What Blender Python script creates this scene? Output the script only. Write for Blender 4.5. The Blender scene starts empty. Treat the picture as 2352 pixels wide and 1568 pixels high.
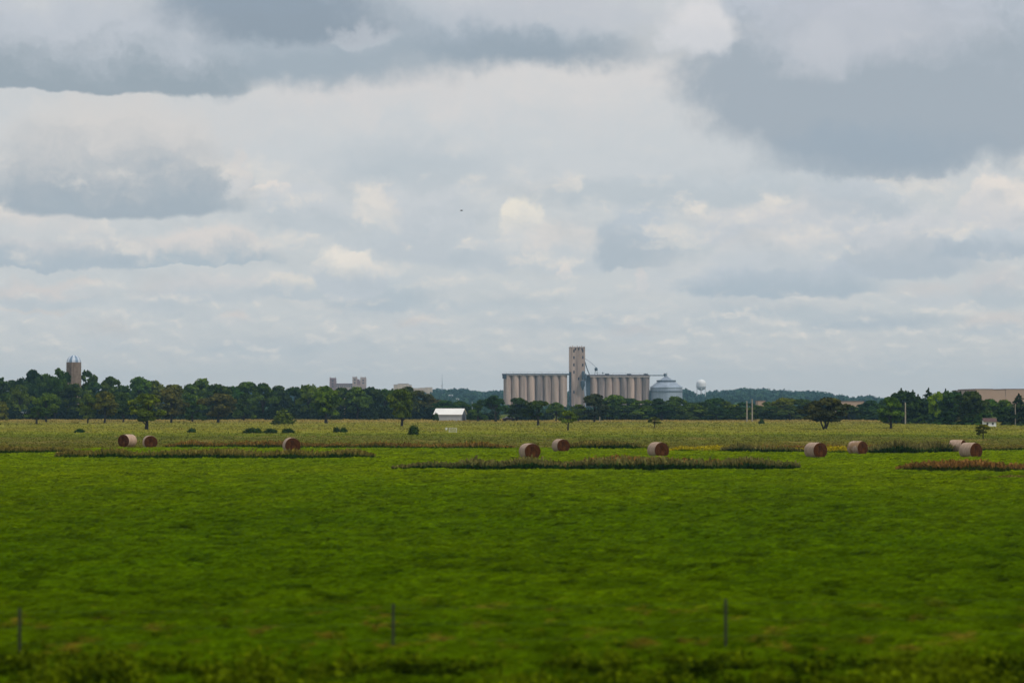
import bpy, math, random
import numpy as np
from mathutils import Vector

R = math.radians
scene = bpy.context.scene
COL = scene.collection
rng = np.random.default_rng(7)
random.seed(7)

# ------------------------------------------------------------------ camera
# The photo is measured on a 2352 x 1568 grid: focal length 5800 of those
# pixels, eye 5.3 m above the field (a road embankment), horizon at row 927.
F, CX, CY, HOR, EYE = 5800.0, 1176.0, 784.0, 927.0, 5.3
PITCH = math.atan((HOR - CY) / F)
cam_d = bpy.data.cameras.new('camera')
cam = bpy.data.objects.new('camera', cam_d)
COL.objects.link(cam)
cam.location = (0, 0, EYE)
cam.rotation_euler = (math.pi / 2 + PITCH, 0, 0)
cam_d.sensor_width = 22.3
cam_d.lens = 22.3 * F / 2352.0
cam_d.clip_start, cam_d.clip_end = 0.5, 60000
cam_d.dof.use_dof = True
cam_d.dof.focus_distance = 500
cam_d.dof.aperture_fstop = 0.55
scene.camera = cam


def at(x, y, d):
    """world point seen at grid pixel x, y at ground distance d"""
    u, v = (x - CX) / F, (CY - y) / F
    fy, fz = math.cos(PITCH) - v * math.sin(PITCH), math.sin(PITCH) + v * math.cos(PITCH)
    k = d / fy
    return Vector((u * k, d, EYE + fz * k))


def dist(y):
    """ground distance of a base seen at row y"""
    return EYE * F / (y - HOR)


def ground(x, y):
    d = dist(y)
    p = at(x, y, d)
    return Vector((p.x, d, 0))


# ------------------------------------------------------------------ objects
def tag(o, label=None, cat=None, group=None, kind=None):
    if label: o['label'] = label
    if cat: o['category'] = cat
    if group: o['group'] = group
    if kind: o['kind'] = kind
    return o


def empty(name, loc=(0, 0, 0), rz=0.0, scale=(1, 1, 1)):
    o = bpy.data.objects.new(name, None)
    o.empty_display_size = 0.5
    COL.objects.link(o)
    o.location = loc
    o.rotation_euler = (0, 0, rz)
    o.scale = scale
    return o


class MB:
    def __init__(s):
        s.v, s.f = [], []

    def add(s, vs, fs):
        b = len(s.v)
        s.v += [tuple(p) for p in vs]
        s.f += [tuple(i + b for i in f) for f in fs]

    def box(s, x0, x1, y0, y1, z0, z1):
        s.add([(x0, y0, z0), (x1, y0, z0), (x1, y1, z0), (x0, y1, z0), (x0, y0, z1), (x1, y0, z1), (x1, y1, z1), (x0, y1, z1)],
              [(0, 3, 2, 1), (4, 5, 6, 7), (0, 1, 5, 4), (1, 2, 6, 5), (2, 3, 7, 6), (3, 0, 4, 7)])

    def tube(s, pts, rad, n=8, cap=True):
        pts = [Vector(p) for p in pts]
        if not isinstance(rad, (list, tuple)): rad = [rad] * len(pts)
        vs, fs = [], []
        for i, p in enumerate(pts):
            d = (pts[min(i + 1, len(pts) - 1)] - pts[max(i - 1, 0)]).normalized()
            a = d.cross(Vector((0, 1, 0)) if abs(d.y) < 0.9 else Vector((1, 0, 0))).normalized()
            b = d.cross(a)
            for k in range(n):
                t = 2 * math.pi * k / n
                vs.append(p + (a * math.cos(t) + b * math.sin(t)) * rad[i])
        for i in range(len(pts) - 1):
            for k in range(n):
                fs.append((i * n + k, i * n + (k + 1) % n, (i + 1) * n + (k + 1) % n, (i + 1) * n + k))
        if cap:
            fs.append(tuple(range(n))[::-1])
            fs.append(tuple((len(pts) - 1) * n + k for k in range(n)))
        s.add(vs, fs)

    def lathe(s, prof, cx=0, cy=0, n=32, cap=True):
        vs, fs = [], []
        for r, z in prof:
            for k in range(n):
                t = 2 * math.pi * k / n
                vs.append((cx + r * math.cos(t), cy + r * math.sin(t), z))
        for i in range(len(prof) - 1):
            for k in range(n):
                fs.append((i * n + k, i * n + (k + 1) % n, (i + 1) * n + (k + 1) % n, (i + 1) * n + k))
        if cap:
            fs.append(tuple(range(n))[::-1])
            fs.append(tuple((len(prof) - 1) * n + k for k in range(n)))
        s.add(vs, fs)

    def mesh(s, name, m, smooth=False):
        me = bpy.data.meshes.new(name)
        me.from_pydata(s.v, [], s.f)
        if smooth:
            me.polygons.foreach_set('use_smooth', [True] * len(me.polygons))
            try: me.set_sharp_from_angle(angle=R(40))
            except Exception: pass
        if m: me.materials.append(m)
        me.update()
        return me

    def build(s, name, m, parent=None, loc=(0, 0, 0), smooth=False):
        o = bpy.data.objects.new(name, s.mesh(name, m, smooth))
        COL.objects.link(o)
        o.location = loc
        if parent: o.parent = parent
        return o


def obj(name, me, parent=None, loc=(0, 0, 0)):
    o = bpy.data.objects.new(name, me)
    COL.objects.link(o)
    o.location = loc
    if parent: o.parent = parent
    return o


def quads_mesh(name, V, m, tint=None, hgt=None):
    """V: (n,4,3) array of separate quads -> one mesh with face tint and vertex height attributes"""
    n = len(V)
    me = bpy.data.meshes.new(name)
    me.vertices.add(4 * n); me.loops.add(4 * n); me.polygons.add(n)
    me.vertices.foreach_set('co', V.reshape(-1).astype(np.float32))
    me.loops.foreach_set('vertex_index', np.arange(4 * n, dtype=np.int32))
    me.polygons.foreach_set('loop_start', np.arange(0, 4 * n, 4, dtype=np.int32))
    try: me.polygons.foreach_set('loop_total', np.full(n, 4, dtype=np.int32))
    except Exception: pass
    if tint is not None:
        a = me.attributes.new('tint', 'FLOAT', 'FACE')
        a.data.foreach_set('value', tint.astype(np.float32))
    if hgt is not None:
        a = me.attributes.new('hgt', 'FLOAT', 'POINT')
        a.data.foreach_set('value', hgt.reshape(-1).astype(np.float32))
    me.materials.append(m)
    me.update(calc_edges=True)
    return me


# ------------------------------------------------------------------ materials
def lin(c):
    return tuple(((v / 255.0) / 12.92 if v / 255.0 <= 0.04045 else ((v / 255.0 + 0.055) / 1.055) ** 2.4) for v in c)


class NT:
    def __init__(s, tree):
        s.t = tree; s.n = tree.nodes; s.l = tree.links

    def new(s, typ, **kw):
        n = s.n.new(typ)
        for k, v in kw.items(): setattr(n, k, v)
        return n

    def put(s, sock, val):
        if val is None: return
        if isinstance(val, bpy.types.NodeSocket): s.l.new(val, sock)
        else:
            if isinstance(val, (tuple, list)) and len(val) == 3 and sock.type == 'RGBA': val = (*val, 1)
            sock.default_value = val

    def math(s, op, a, b=None, c=None, clamp=False):
        n = s.new('ShaderNodeMath', operation=op, use_clamp=clamp)
        for i, v in enumerate((a, b, c)): s.put(n.inputs[i], v)
        return n.outputs[0]

    def vmath(s, op, a, b=None, c=None):
        n = s.new('ShaderNodeVectorMath', operation=op)
        for i, v in enumerate((a, b, c)):
            if v is not None: s.put(n.inputs[i], v)
        return n.outputs['Value'] if op in ('LENGTH', 'DOT_PRODUCT') else n.outputs[0]

    def mix(s, f, a, b, blend='MIX'):
        n = s.new('ShaderNodeMix', data_type='RGBA', blend_type=blend)
        s.put(n.inputs[0], f); s.put(n.inputs[6], a); s.put(n.inputs[7], b)
        return n.outputs[2]

    def ramp(s, v, a, b, lo=0.0, hi=1.0, smooth=True):
        n = s.new('ShaderNodeMapRange', interpolation_type='SMOOTHSTEP' if smooth else 'LINEAR')
        for i, k in enumerate((v, a, b, lo, hi)): s.put(n.inputs[i], k)
        return n.outputs[0]

    def noise(s, vec, scale, detail=4, rough=0.55, color=False, dist=0.0):
        n = s.new('ShaderNodeTexNoise')
        s.put(n.inputs['Vector'], vec)
        n.inputs['Scale'].default_value = scale
        n.inputs['Detail'].default_value = detail
        n.inputs['Roughness'].default_value = rough
        n.inputs['Distortion'].default_value = dist
        return n.outputs['Color' if color else 'Fac']

    def scalev(s, v, k):
        return s.vmath('MULTIPLY', v, k)


def material(name):
    m = bpy.data.materials.new(name)
    m.use_nodes = True
    m.node_tree.nodes.clear()
    t = NT(m.node_tree)
    out = t.new('ShaderNodeOutputMaterial')
    return m, t, out


def principled(t, out, col, rough=0.8, metal=0.0, spec=0.3, bump=None, bstr=0.4, bdist=0.05):
    p = t.new('ShaderNodeBsdfPrincipled')
    t.put(p.inputs['Base Color'], col)
    t.put(p.inputs['Roughness'], rough)
    t.put(p.inputs['Metallic'], metal)
    p.inputs['Specular IOR Level'].default_value = spec
    if bump is not None:
        b = t.new('ShaderNodeBump')
        b.inputs['Strength'].default_value = bstr
        b.inputs['Distance'].default_value = bdist
        t.put(b.inputs['Height'], bump)
        t.l.new(b.outputs[0], p.inputs['Normal'])
    t.l.new(p.outputs[0], out.inputs[0])
    return p


def simple(name, c, rough=0.8, metal=0.0, var=0.25, scale=0.5, spec=0.3, streak=False):
    """weathered surface: two noise scales, optional vertical streaks"""
    m, t, out = material(name)
    g = t.new('ShaderNodeNewGeometry')
    pos = g.outputs['Position']
    if streak: pos = t.scalev(pos, (1, 1, 0.08))
    n = t.noise(pos, scale, 5, 0.6)
    n2 = t.noise(g.outputs['Position'], scale * 6, 3)
    f = t.math('ADD', t.math('MULTIPLY', n, 0.75), t.math('MULTIPLY', n2, 0.25))
    lo = tuple(v * (1 - var) for v in c); hi = tuple(min(v * (1 + var), 0.9) for v in c)
    col = t.mix(t.ramp(f, 0.3, 0.7), lo, hi)
    principled(t, out, col, rough, metal, spec)
    return m


def leafy(name, c=None, trans=0.25, spread=0.35):
    """foliage: colour from the plant (object colour) or c, varied per clump and per leaf"""
    m, t, out = material(name)
    if c is None:
        oi = t.new('ShaderNodeObjectInfo')
        base = oi.outputs['Color']
    else:
        rgb = t.new('ShaderNodeRGB'); rgb.outputs[0].default_value = (*c, 1); base = rgb.outputs[0]
    at_ = t.new('ShaderNodeAttribute', attribute_name='tint')
    g = t.new('ShaderNodeNewGeometry')
    isl = t.ramp(g.outputs['Random Per Island'], 0, 1, 1 - spread, 1 + spread, False)
    k = t.math('MULTIPLY', at_.outputs['Fac'], isl)
    comb = t.new('ShaderNodeCombineXYZ')
    for i in range(3): t.l.new(k, comb.inputs[i])
    col = t.mix(1.0, base, comb.outputs[0], 'MULTIPLY')
    warm = t.mix(1.0, col, (1.25, 1.05, 0.6), 'MULTIPLY')
    col = t.mix(t.ramp(at_.outputs['Fac'], 0.95, 1.35, 0, 0.8), col, warm)
    d = t.new('ShaderNodeBsdfDiffuse'); t.l.new(col, d.inputs[0])
    tr = t.new('ShaderNodeBsdfTranslucent'); t.l.new(col, tr.inputs[0])
    mx = t.new('ShaderNodeMixShader'); mx.inputs[0].default_value = trans
    t.l.new(d.outputs[0], mx.inputs[1]); t.l.new(tr.outputs[0], mx.inputs[2])
    t.l.new(mx.outputs[0], out.inputs[0])
    return m


# colours of the pasture as bands of different plants lying across the field
def pasture_colour(t):
    g = t.new('ShaderNodeNewGeometry')
    pos = g.outputs['Position']
    sep = t.new('ShaderNodeSeparateXYZ'); t.l.new(pos, sep.inputs[0])
    n1 = t.noise(t.scalev(pos, (0.030, 0.018, 0.0)), 1.0, 5, 0.6)
    n2 = t.noise(t.scalev(pos, (0.14, 0.05, 0.0)), 1.0, 4, 0.6)
    y = t.math('ADD', sep.outputs[1], t.math('MULTIPLY', t.math('SUBTRACT', n1, 0.5), 70))
    r = t.new('ShaderNodeValToRGB')
    t.put(r.inputs[0], t.math('DIVIDE', y, 1000.0))
    els = [(0.255, (0.142, 0.167, 0.009)), (0.300, (0.155, 0.142, 0.016)), (0.325, (0.167, 0.142, 0.020)), (0.350, (0.161, 0.158, 0.024)),
           (0.392, (0.176, 0.176, 0.026)), (0.408, (0.142, 0.180, 0.014)), (0.440, (0.252, 0.271, 0.023)), (0.520, (0.324, 0.288, 0.040)),
           (0.600, (0.297, 0.288, 0.040)), (0.700, (0.297, 0.260, 0.045)), (0.780, (0.402, 0.282, 0.076)), (0.870, (0.380, 0.282, 0.071)), (0.910, (0.089, 0.119, 0.022))]
    e = r.color_ramp.elements
    e[0].position, e[0].color = els[0][0], (*els[0][1], 1)
    e[1].position, e[1].color = els[-1][0], (*els[-1][1], 1)
    for p, c in els[1:-1]:
        q = e.new(p); q.color = (*c, 1)
    col = r.outputs[0]
    col = t.mix(t.ramp(n2, 0.50, 0.74, 0, 0.55), col, (0.120, 0.165, 0.018))
    n3 = t.noise(t.scalev(pos, (0.05, 0.022, 0.0)), 1.7, 4, 0.6)
    col = t.mix(t.ramp(n3, 0.56, 0.74, 0, 0.7), col, (0.38, 0.26, 0.085))
    n5 = t.noise(t.scalev(pos, (0.012, 0.045, 0.0)), 1.0, 5, 0.62)
    col = t.mix(t.ramp(n5, 0.40, 0.60, 0.45, 0.0), col, (0.105, 0.125, 0.020))
    n6 = t.noise(t.scalev(pos, (0.016, 0.06, 0.0)), 1.3, 5, 0.62)
    col = t.mix(t.ramp(n6, 0.55, 0.68, 0.0, 0.5), col, (0.34, 0.235, 0.085))
    return col, pos


def crop_colour(t):
    g = t.new('ShaderNodeNewGeometry')
    pos = g.outputs['Position']
    n1 = t.noise(t.scalev(pos, (0.05, 0.02, 0.0)), 1.0, 4, 0.6)
    n2 = t.noise(t.scalev(pos, (0.35, 0.16, 0.0)), 1.0, 4, 0.65)
    col = t.mix(t.ramp(n1, 0.3, 0.7), CROP_A, CROP_B)
    col = t.mix(t.ramp(n2, 0.40, 0.66, 0.0, 0.6), col, CROP_C)
    n3 = t.noise(t.scalev(pos, (0.045, 0.035, 0.0)), 1.0, 5, 0.7)
    col = t.mix(t.ramp(n3, 0.66, 0.76, 0, 0.7), col, (0.17, 0.13, 0.012))
    sep0 = t.new('ShaderNodeSeparateXYZ'); t.l.new(pos, sep0.inputs[0])
    far = t.math('ADD', sep0.outputs[1], t.math('MULTIPLY', t.math('SUBTRACT', n1, 0.5), 60))
    col = t.mix(t.ramp(far, 90, 235, 0, 1), col, t.mix(1.0, col, (1.85, 1.50, 0.9), 'MULTIPLY'))     # leaf colour lighter and yellower farther out
    # dead brownish plants among the field margin near the fence
    sep = t.new('ShaderNodeSeparateXYZ'); t.l.new(pos, sep.inputs[0])
    near = t.math('MULTIPLY', t.ramp(sep.outputs[1], 50.5, 53.0), t.ramp(sep.outputs[1], 68, 60))
    n4 = t.noise(t.scalev(pos, (0.8, 0.5, 0.0)), 1.0, 3, 0.6)
    col = t.mix(t.math('MULTIPLY', near, t.ramp(n4, 0.55, 0.68, 0, 0.6)), col, (0.22, 0.12, 0.016))
    return col, pos


CROP_A, CROP_B, CROP_C = (0.075, 0.138, 0.0003), (0.098, 0.158, 0.0004), (0.052, 0.106, 0.0003)


def cover_material(name, fn, trans=0.3, lo=0.65, hi=1.35):
    m, t, out = material(name)
    col, pos = fn(t)
    a = t.new('ShaderNodeAttribute', attribute_name='tint')
    g = t.new('ShaderNodeNewGeometry')
    k = t.math('MULTIPLY', a.outputs['Fac'], t.ramp(g.outputs['Random Per Island'], 0, 1, lo, hi, False))
    comb = t.new('ShaderNodeCombineXYZ')
    for i in range(3): t.l.new(k, comb.inputs[i])
    col = t.mix(1.0, col, comb.outputs[0], 'MULTIPLY')
    d = t.new('ShaderNodeBsdfDiffuse'); t.l.new(col, d.inputs[0])
    tr = t.new('ShaderNodeBsdfTranslucent'); t.l.new(col, tr.inputs[0])
    mx = t.new('ShaderNodeMixShader'); mx.inputs[0].default_value = trans
    t.l.new(d.outputs[0], mx.inputs[1]); t.l.new(tr.outputs[0], mx.inputs[2])
    t.l.new(mx.outputs[0], out.inputs[0])
    return m


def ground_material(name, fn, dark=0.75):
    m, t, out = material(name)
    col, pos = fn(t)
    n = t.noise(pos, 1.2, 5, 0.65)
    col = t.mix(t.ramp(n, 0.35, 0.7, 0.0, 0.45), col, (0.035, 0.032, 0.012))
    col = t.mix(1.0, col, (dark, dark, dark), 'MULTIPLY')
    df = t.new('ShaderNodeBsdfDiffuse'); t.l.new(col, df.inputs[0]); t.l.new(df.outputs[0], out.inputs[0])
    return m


def weed_material(name, low, mid, top):
    """tall weeds: leafy green below, darkened with the shade of the foot, seed heads above"""
    m, t, out = material(name)
    h = t.new('ShaderNodeAttribute', attribute_name='hgt')
    a = t.new('ShaderNodeAttribute', attribute_name='tint')
    g = t.new('ShaderNodeNewGeometry')
    n = t.noise(t.scalev(g.outputs['Position'], (0.10, 0.10, 0.0)), 1.0, 4, 0.6)
    hh = t.math('ADD', h.outputs['Fac'], t.math('MULTIPLY', t.math('SUBTRACT', n, 0.5), 1.1))
    r = t.new('ShaderNodeValToRGB')
    t.put(r.inputs[0], hh)
    e = r.color_ramp.elements
    e[0].position, e[0].color = 0.34, (*low, 1)
    e[1].position, e[1].color = 0.85, (*top, 1)
    q = e.new(0.55); q.color = (*mid, 1)
    k = t.math('MULTIPLY', a.outputs['Fac'], t.ramp(g.outputs['Random Per Island'], 0, 1, 0.6, 1.4, False))
    comb = t.new('ShaderNodeCombineXYZ')
    for i in range(3): t.l.new(k, comb.inputs[i])
    col = t.mix(1.0, r.outputs[0], comb.outputs[0], 'MULTIPLY')
    d = t.new('ShaderNodeBsdfDiffuse'); t.l.new(col, d.inputs[0])
    tr = t.new('ShaderNodeBsdfTranslucent'); t.l.new(col, tr.inputs[0])
    mx = t.new('ShaderNodeMixShader'); mx.inputs[0].default_value = 0.25
    t.l.new(d.outputs[0], mx.inputs[1]); t.l.new(tr.outputs[0], mx.inputs[2])
    t.l.new(mx.outputs[0], out.inputs[0])
    return m


M = {}
M['leaf'] = leafy('leaves')
M['far_leaf'] = leafy('far leaves', (0.036, 0.080, 0.056), 0.2)  # bluish leaf colour also carries part of the distance haze
M['under'] = leafy('undergrowth leaves', (0.014, 0.026, 0.011), 0.15)  # leaf colour deepened to hold the shadow at the foot of the trees
M['bark'] = simple('bark', (0.045, 0.036, 0.028), 0.95, var=0.4, scale=2.0, spec=0.1)
M['concrete'] = simple('weathered concrete', (0.37, 0.275, 0.230), 0.9, var=0.45, scale=0.34, streak=True)
M['concrete_dark'] = simple('grey stained concrete', (0.26, 0.205, 0.185), 0.9, var=0.5, scale=0.4, streak=True)
M['concrete_light'] = simple('paler patched concrete', (0.45, 0.335, 0.275), 0.9, var=0.35, scale=0.4, streak=True)
M['concrete_pale'] = simple('pale concrete', (0.42, 0.36, 0.33), 0.9, var=0.2, scale=0.4)
M['silo_stave'] = simple('stave silo concrete', (0.20, 0.155, 0.125), 0.9, var=0.25, scale=1.0)
M['rust_roof'] = simple('dull rusted roofing', (0.065, 0.048, 0.056), 0.8, var=0.3, scale=0.5)
M['blue_roof'] = simple('dark blue grey roofing', (0.035, 0.048, 0.068), 0.8, var=0.3, scale=0.5)
M['dark_steel'] = simple('dark painted steel', (0.06, 0.085, 0.11), 0.6, var=0.3, scale=0.8)
M['galv'] = simple('galvanised steel', (0.33, 0.38, 0.45), 0.5, 0.25, var=0.22, scale=0.25, streak=True)
M['dome_sheet'] = simple('dome sheet metal', (0.62, 0.68, 0.76), 0.3, 0.4, var=0.15, scale=0.8)
M['dome_blue'] = simple('blue grey dome sheet', (0.20, 0.28, 0.38), 0.35, 0.2, var=0.15, scale=0.8)
M['white_tank'] = simple('white tank paint', (0.74, 0.74, 0.74), 0.5, var=0.05, scale=0.3)
M['window'] = simple('dark window opening', (0.03, 0.03, 0.045), 0.3, var=0.3, scale=0.5, spec=0.5)
M['white_metal'] = simple('white metal roofing', (0.82, 0.80, 0.76), 0.5, var=0.05, scale=0.4)
M['grey_wall'] = simple('grey metal siding', (0.42, 0.42, 0.43), 0.7, var=0.08, scale=0.5, streak=True)
M['dark_wall'] = simple('dark gable siding', (0.10, 0.12, 0.14), 0.8, var=0.15, scale=0.6)
M['tan_wall'] = simple('tan panel wall', (0.45, 0.30, 0.205), 0.9, var=0.07, scale=0.08)
M['tan_trim'] = simple('brown roof trim', (0.24, 0.15, 0.11), 0.8, var=0.15, scale=0.2)
M['limestone'] = simple('buff limestone', (0.40, 0.30, 0.25), 0.9, var=0.18, scale=0.25)
M['brick'] = simple('dull red brick', (0.25, 0.16, 0.15), 0.9, var=0.2, scale=0.3)
M['cream'] = simple('cream render', (0.58, 0.47, 0.36), 0.9, var=0.10, scale=0.15)
M['pole_wood'] = simple('weathered pole wood', (0.30, 0.26, 0.21), 0.9, var=0.25, scale=1.5)
M['post'] = simple('dull fence post', (0.050, 0.060, 0.030), 1.0, 0.0, var=0.2, scale=3.0, spec=0.0)
M['wire'] = simple('fence wire', (0.055, 0.075, 0.04), 0.9, 0.0, var=0.1, scale=5)
M['white_paint'] = simple('white paint', (0.72, 0.72, 0.72), 0.7, var=0.08, scale=1.0)
M['dull_white'] = simple('dull white boards', (0.45, 0.46, 0.47), 0.8, var=0.12, scale=1.0)
M['pink_paint'] = simple('pale pink paint', (0.5, 0.36, 0.36), 0.6, var=0.1, scale=1.0)
M['red_shingle'] = simple('red brown shingles', (0.11, 0.060, 0.055), 0.9, var=0.25, scale=1.5)
M['maroon'] = simple('dark maroon car paint', (0.05, 0.018, 0.022), 0.3, var=0.1, scale=1.0, spec=0.5)
M['glass'] = simple('pale reflecting glass', (0.30, 0.33, 0.38), 0.1, var=0.1, scale=1.0, spec=0.6)  # pale base colour holds the sky's reflection in the panes
M['rubber'] = simple('rubber', (0.02, 0.02, 0.02), 0.9, var=0.2, scale=4)
M['feather'] = simple('dark feathers', (0.05, 0.05, 0.05), 0.9, var=0.2, scale=8)
M['crop'] = cover_material('crop leaves', crop_colour, 0.35)
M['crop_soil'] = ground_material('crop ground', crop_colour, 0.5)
M['pasture'] = cover_material('pasture grass', pasture_colour, 0.3, 0.9, 1.1)
M['pasture_soil'] = ground_material('pasture ground', pasture_colour, 0.95)
M['weed_olive'] = weed_material('olive weeds', (0.020, 0.044, 0.004), (0.090, 0.112, 0.010), (0.19, 0.150, 0.030))
M['weed_green'] = weed_material('grey green weeds', (0.014, 0.034, 0.006), (0.075, 0.110, 0.020), (0.18, 0.155, 0.045))
M['weed_red'] = weed_material('rust brown weeds', (0.035, 0.052, 0.006), (0.150, 0.100, 0.018), (0.25, 0.125, 0.032))
M['weed_rust'] = weed_material('rust tinted weeds', (0.030, 0.055, 0.005), (0.125, 0.115, 0.015), (0.22, 0.125, 0.026))
M['weed_yellow'] = weed_material('yellow flowering weeds', (0.060, 0.095, 0.004), (0.22, 0.22, 0.006), (0.42, 0.33, 0.010))
M['verge'] = weed_material('roadside weeds', (0.007, 0.015, 0.0004), (0.036, 0.060, 0.0006), (0.095, 0.130, 0.0012))


def wrap_material(name, torn):
    m, t, out = material(name)
    tc = t.new('ShaderNodeTexCoord')
    o = tc.outputs['Object']
    n = t.noise(t.scalev(o, (6, 1.2, 1.2)), 1.5, 4, 0.6)
    n2 = t.noise(t.scalev(o, (26, 3, 3)), 1.0, 3, 0.6)
    col = t.mix(t.ramp(n, 0.3, 0.7), (0.34, 0.22, 0.145), (0.52, 0.37, 0.275))
    col = t.mix(t.ramp(n2, 0.45, 0.75, 0, 0.5), col, (0.24, 0.15, 0.085))
    if torn:
        n3 = t.noise(o, 1.3, 2, 0.5)
        col = t.mix(t.ramp(n3, 0.47, 0.53), (0.30, 0.18, 0.09), col)
    principled(t, out, col, 0.7, 0, 0.3, bump=n2, bstr=0.5, bdist=0.02)
    return m


def hay_material(name):
    m, t, out = material(name)
    tc = t.new('ShaderNodeTexCoord')
    o = tc.outputs['Object']
    sep = t.new('ShaderNodeSeparateXYZ'); t.l.new(o, sep.inputs[0])
    c = t.new('ShaderNodeCombineXYZ')
    t.l.new(sep.outputs[1], c.inputs[0]); t.put(c.inputs[1], t.math('SUBTRACT', sep.outputs[2], 0.72))
    rad = t.vmath('LENGTH', c.outputs[0])
    wob = t.noise(o, 5, 3, 0.6)
    rings = t.math('SINE', t.math('ADD', t.math('MULTIPLY', rad, 62), t.math('MULTIPLY', wob, 9)))
    n = t.noise(o, 4, 5, 0.7)
    f = t.math('ADD', t.math('MULTIPLY', rings, 0.14), n)
    col = t.mix(t.ramp(f, 0.25, 0.75), (0.027, 0.008, 0.0015), (0.080, 0.026, 0.005))
    big = t.noise(t.scalev(o, (1, 1, 0.5)), 2.2, 3, 0.5)
    col = t.mix(t.ramp(big, 0.5, 0.7, 0, 0.5), col, (0.125, 0.046, 0.010))
    principled(t, out, col, 0.95, 0, 0.1, bump=f, bstr=0.6, bdist=0.05)
    return m


M['wrap'] = wrap_material('bale net wrap', False)
M['wrap_torn'] = wrap_material('torn bale net wrap', True)
M['hay'] = hay_material('brown hay')

# ------------------------------------------------------------------ light
SUN_EL, SUN_AZ = R(52), R(132)          # azimuth from +Y towards +X: high on the right, a little behind the camera
sd = Vector((math.cos(SUN_EL) * math.sin(SUN_AZ), math.cos(SUN_EL) * math.cos(SUN_AZ), math.sin(SUN_EL)))
ld = bpy.data.lights.new('sun', 'SUN')
ld.energy, ld.angle, ld.color = 2.0, R(8), (1.0, 0.94, 0.84)
lo_ = bpy.data.objects.new('sun', ld)
COL.objects.link(lo_)
lo_.rotation_euler = sd.to_track_quat('Z', 'Y').to_euler()

# ------------------------------------------------------------------ sky
world = bpy.data.worlds.new('World')
scene.world = world
world.use_nodes = True
world.node_tree.nodes.clear()
W = NT(world.node_tree)
wout = W.new('ShaderNodeOutputWorld')
bg = W.new('ShaderNodeBackground')
STR = 0.1
bg.inputs['Strength'].default_value = STR
W.l.new(bg.outputs[0], wout.inputs[0])
sky = W.new('ShaderNodeTexSky')
sky.sky_type = 'NISHITA'
sky.sun_disc = False
sky.sun_elevation = SUN_EL
sky.sun_rotation = SUN_AZ
tc = W.new('ShaderNodeTexCoord')
sp = W.new('ShaderNodeSeparateXYZ')
W.l.new(tc.outputs['Generated'], sp.inputs[0])
az = W.math('ARCTAN2', sp.outputs[0], sp.outputs[1])
el = W.math('ARCSINE', sp.outputs[2])
# azimuth / elevation in units of 100 picture rows (58 per radian); x = 0 is north-west of the view, y = 0 the horizon
cX = W.math('ADD', W.math('MULTIPLY', az, 58.0), 11.76)
cY = W.math('MULTIPLY', el, 58.0)
cxy = W.new('ShaderNodeCombineXYZ')
W.l.new(cX, cxy.inputs[0]); W.l.new(cY, cxy.inputs[1])
P0 = cxy.outputs[0]


def sc(c, k=1.0):
    return tuple(v / STR * k for v in lin(c))


hi_t = W.ramp(cY, 1.0, 7.0)                                   # clouds overhead are nearer and larger in angle
nA = W.noise(P0, 0.55, 7, 0.60, True)
nB = W.noise(P0, 1.9, 6, 0.60, True)
wA = W.vmath('MULTIPLY', W.vmath('SUBTRACT', nA, (0.5, 0.5, 0.5)), (2.6, 1.7, 0))
wB = W.vmath('MULTIPLY', W.vmath('SUBTRACT', nB, (0.5, 0.5, 0.5)), (0.85, 0.65, 0))
amp = W.ramp(cY, 0.5, 6.0, 0.18, 1.0)
ac = W.new('ShaderNodeCombineXYZ')
for i in range(3): W.l.new(amp, ac.inputs[i])
PW = W.vmath('ADD', P0, W.vmath('MULTIPLY', wA, ac.outputs[0]))
ac2 = W.new('ShaderNodeCombineXYZ')
amp2 = W.ramp(cY, 0.3, 4.0, 0.25, 1.0)
for i in range(3): W.l.new(amp2, ac2.inputs[i])
PW = W.vmath('ADD', PW, W.vmath('MULTIPLY', wB, ac2.outputs[0]))
fine = W.noise(W.scalev(PW, (1.0, 1.35, 1)), 1.15, 8, 0.62)     # billows inside the clouds
soft = W.noise(W.scalev(PW, (0.35, 0.8, 1)), 0.8, 4, 0.55)

tie = W.new('ShaderNodeCombineXYZ'); W.l.new(fine, tie.inputs[0]); W.l.new(soft, tie.inputs[1])
PWC = W.vmath('MULTIPLY_ADD', tie.outputs[0], (1e-6, 1e-6, 0), PW)

# thin veil of grey cloud over the blue
veil = W.mix(W.ramp(cY, 0.0, 2.6), sc((206, 207, 206)), sc((204, 208, 210)))
veil = W.mix(W.ramp(cY, 2.4, 6.0), veil, sc((208, 210, 211)))
over = W.mix(W.ramp(W.noise(P0, 0.11, 4, 0.6), 0.35, 0.65), sc((172, 183, 194)), sc((222, 224, 228)))
veil = W.mix(W.ramp(cY, 8.0, 12.0), veil, over)
out = W.mix(0.93, sky.outputs[0], veil)
out = W.mix(W.ramp(soft, 0.50, 0.72, 0, 0.40), out, sc((212, 209, 206)))
out = W.mix(W.ramp(soft, 0.47, 0.28, 0, 0.40), out, sc((174, 187, 197)))


PX, PY = W.vmath('DOT_PRODUCT', PWC, (1, 0, 0)), W.vmath('DOT_PRODUCT', PWC, (0, 1, 0))
LOW = W.math('MULTIPLY_ADD', W.math('SUBTRACT', PY, cY), 0.3, cY)
LOOSE = W.math('MULTIPLY_ADD', W.math('SUBTRACT', PY, cY), 0.75, cY)


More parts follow.
